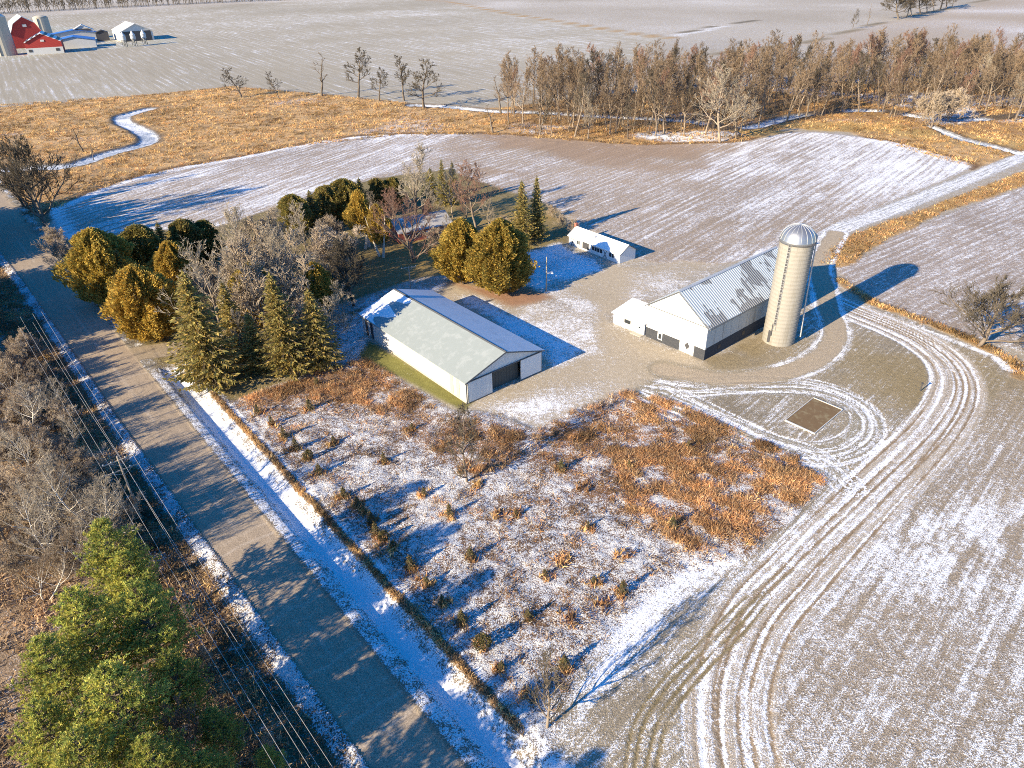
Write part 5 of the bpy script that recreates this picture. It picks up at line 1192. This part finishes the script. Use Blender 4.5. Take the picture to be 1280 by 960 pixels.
def seg_mesh_np(name, P0, P1, R0, R1, sides=3):
    d = P1-P0; d /= np.linalg.norm(d, axis=1)[:, None]+1e-9
    ref = np.where(np.abs(d[:, 2:3]) > .9, np.array([[1., 0, 0]]), np.array([[0, 0, 1.]])); a = np.cross(d, ref); a /= np.linalg.norm(a, axis=1)[:, None]; b = np.cross(d, a)
    n = len(P0); V = np.zeros((n, 2*sides, 3))
    for k in range(sides): q = 2*math.pi*k/sides; o = a*math.cos(q)+b*math.sin(q); V[:, k] = P0+o*R0[:, None]; V[:, sides+k] = P1+o*R1[:, None]
    f = np.array([[k, (k+1) % sides, sides+(k+1) % sides, sides+k] for k in range(sides)])
    return np_mesh(name, V.reshape(-1, 3), (np.arange(n)[:, None, None]*2*sides+f[None]).reshape(-1, 4), True)
o = link('distant_wood', seg_mesh_np('distant_wood', Q[:, 0], Q[:, 1], R_[:, 0], R_[:, 1]), M['twig_dark']); o['kind'] = 'stuff'
tag(o, 'dark line of bare woodland along the far horizon at top left', 'woodland')

# ================================================================== grasses and weeds (nobody could count them)
def blades_mesh(name, p, d, L, w, tint, rng):
    """bent blades: a wide foot, a tip"""
    n = len(p); a = perp(rng, d)*w[:, None]; mid = p+d*L[:, None]*.55; d2 = d+rng.normal(size=(n, 3))*.45; d2[:, 2] -= .25; tip = mid+d2*L[:, None]*.5
    V = np.stack([p-a, p+a, mid+a*.8, tip, mid-a*.8], 1).reshape(-1, 3)
    o = np.arange(n)[:, None]*5; F = np.concatenate([o+np.array([[0, 1, 2, 4]]), o+np.array([[4, 2, 3, 3]])], 0)
    F4 = o+np.array([[0, 1, 2, 4]]); F3 = o+np.array([[4, 2, 3]])
    me = bpy.data.meshes.new(name); me.vertices.add(len(V)); me.vertices.foreach_set('co', V.astype(np.float32).ravel())
    li = np.concatenate([F4.ravel(), F3.ravel()]).astype(np.int32); me.loops.add(len(li)); me.loops.foreach_set('vertex_index', li)
    ls = np.concatenate([np.arange(n)*4, n*4+np.arange(n)*3]).astype(np.int32); me.polygons.add(2*n); me.polygons.foreach_set('loop_start', ls); me.update(calc_edges=True)
    col = np.concatenate([np.repeat(tint, 5, 0), np.ones((n*5, 1))], 1).astype(np.float32); at_ = me.attributes.new('tint', 'FLOAT_COLOR', 'POINT'); at_.data.foreach_set('color', col.ravel())
    return me
def scatter(poly, n, rng, dens=None):
    mn, mx = poly.min(0), poly.max(0); out = []; tot = 0
    while tot < n:
        p = mn+(mx-mn)*rng.random((n*2, 2)); k = poly_sd(p[:, 0], p[:, 1], poly) > .3
        if dens is not None: k &= rng.random(len(p)) < dens(p[:, 0], p[:, 1])
        p = p[k]; out.append(p); tot += len(p)
        if len(out) > 60: break
    return np.vstack(out)[:n]
def tufts(name, label, P, rng, nb, L, w, spread, cols, lean=.5, clump=None, zf=None):
    n = len(P); p = np.repeat(P, nb, 0)+rng.normal(size=(n*nb, 2))*spread
    sc = np.repeat(rng.uniform(.6, 1.3, n), nb)
    z = np.zeros(n*nb) if zf is None else zf(p[:, 0], p[:, 1])
    d = rng.normal(size=(n*nb, 3))*lean; d[:, 2] = 1; d /= np.linalg.norm(d, axis=1)[:, None]
    tint = np.repeat(mixtint(rng, n, cols)*np.maximum(-.15+2.35*(.5*fbm(P[:, 0], P[:, 1], 11, 2, 66)+.5*fbm(P[:, 0], P[:, 1], 3.2, 2, 67)), .25)[:, None], nb, 0)*rng.uniform(.8, 1.2, (n*nb, 1))
    me = blades_mesh(name, np.concatenate([p, z[:, None]-.05], 1), d, L*sc*rng.uniform(.7, 1.2, n*nb), w*sc, tint, rng)
    o = link(name, me, M['straw']); o['kind'] = 'stuff'; tag(o, label, 'grass'); return o
def gz(x, y): return paint(x, y)['z']
rng = np.random.default_rng(31)
STRAW = [(.58, .39, .17), (.50, .32, .13), (.66, .47, .23), (.38, .235, .10), (.25, .15, .07)]
RUST = [(.56, .31, .14), (.48, .26, .115), (.66, .42, .20), (.38, .21, .10), (.24, .145, .085)]
DULL = [(.38, .26, .15), (.46, .32, .19), (.29, .20, .12), (.20, .14, .09)]
cr_ = [(CREEK, 6), (CREEK2, 5), (CREEK3, 3.2)]
def marsh_d(x, y):
    k = np.ones(len(x))
    for ln, wd in cr_: d, _, _ = seg_dist(x, y, ln, False); k *= d > wd
    t_, s_ = st(x, y); k *= s_ > 2
    return k*(.35+.65*sst(.35, .6, fbm(x, y, 7, 3, 61)))*(np.abs(x) < y*.80+20)
vis = W([(-20, 300), (-20, 132), (200, 117), (290, 108), (400, 117), (520, 130), (620, 136), (760, 118), (1060, 104), (1300, 90), (1300, 184), (1215, 210), (1150, 192), (1060, 163), (985, 160), (930, 178), (800, 182), (600, 168), (500, 170), (380, 182), (230, 210), (130, 236), (70, 262)])
P = scatter(vis, 26000, rng, marsh_d)
tufts('marsh_grass', 'golden dry grass tussocks covering the marsh around the creek', P, rng, 7, .85, .075, .5, STRAW+[STRAW[1], RUST[1]], .7, zf=gz)
P = scatter(P_STRIP, 1500, rng); tufts('ditch_grass', 'orange dry grass in the ditch between field lane and upper field', P, rng, 6, .7, .08, .35, STRAW+RUST[:2], .5)
def weed_d(x, y): return (sst(.36, .60, fbm(x, y, 6, 3, 51))*.93+.07)*sst(.40, .58, fbm(x, y, 2.2, 2, 57))
P = scatter(P_WEED, 3400, rng, weed_d)
ext = np.concatenate([scatter(P_WEED2, 1300, rng, weed_d)], 0)
tufts('dry_weeds', 'tangled rust brown dry weeds filling the far half of the scrub lot', np.vstack([P, ext]), rng, 20, .72, .032, .36, RUST+DULL[:3], .95, zf=gz)
def lot_d(x, y): return sst(.40, .62, fbm(x, y, 3.5, 3, 52))*.8+.06
P = scatter(P_LOT, 3400, rng, lot_d); tufts('matted_grass', 'flattened brown grass poking through the snow of the scrub lot', P, rng, 12, .5, .032, .34, DULL+RUST[:1], 1.2, zf=gz)
# bright clumps round the seedlings and on the bank
pts = np.vstack([np.repeat(W(ROW+LONE+[(777, 697), (590, 590), (575, 592), (620, 645), (750, 757), (730, 310+300), (710, 775), (658, 870), (700, 700), (600, 608)]), 12, 0)]); pts = pts+rng.normal(size=pts.shape)*.55
tufts('seedling_grass', 'orange dry grass tufts around the feet of the young evergreens', pts, rng, 9, .75, .06, .18, RUST+STRAW[:2], .45, zf=gz)
tt = rng.uniform(103, 186, 900); ss = 6.4+rng.normal(size=900)*.2; P = RA+np.outer(tt, RD)+np.outer(ss, RN)
tufts('bank_grass', 'strip of brown dry grass along the bank between ditch and scrub lot', P, rng, 8, .5, .04, .15, DULL+STRAW[1:], .6, zf=gz)
tt = rng.uniform(-5, 200, 6500); le_ = np.interp(tt, LEFT_T, LEFT_S); ss = le_-2.0-rng.uniform(0, 1, 6500)**.8*7; P = RA+np.outer(tt, RD)+np.outer(ss, RN)
tufts('verge_grass', 'brown dry grass and weeds under the wires along the left side of the road', P, rng, 7, .65, .05, .35, DULL+STRAW[:1], .8, zf=gz)
tt = rng.uniform(60, 200, 4500); ss = -15-rng.uniform(0, 1, 4500)*26; P = RA+np.outer(tt, RD)+np.outer(ss, RN)
tufts('undergrowth', 'brown undergrowth on the floor of the wood left of the road', P, rng, 8, .9, .06, .5, DULL, .8, zf=gz)
dd_ = W([(1050, 350), (1090, 378), (1140, 395), (1200, 418), (1262, 448), (1278, 470)]); sg = np.repeat(dd_[:-1], 90, 0); P = sg+(np.repeat(dd_[1:], 90, 0)-sg)*rng.random((len(sg), 1))+rng.normal(size=(len(sg), 2))*.6
tufts('field_edge_grass', 'orange dry grass along the bank between mown grass and upper field', P, rng, 6, .6, .06, .3, STRAW+RUST[:1], .5)

o = link('understory', seg_mesh_np('understory', *under()), M['twig']); o['kind'] = 'stuff'
tag(o, 'thin grey saplings and brush filling the floor of the wood along the creek', 'undergrowth')
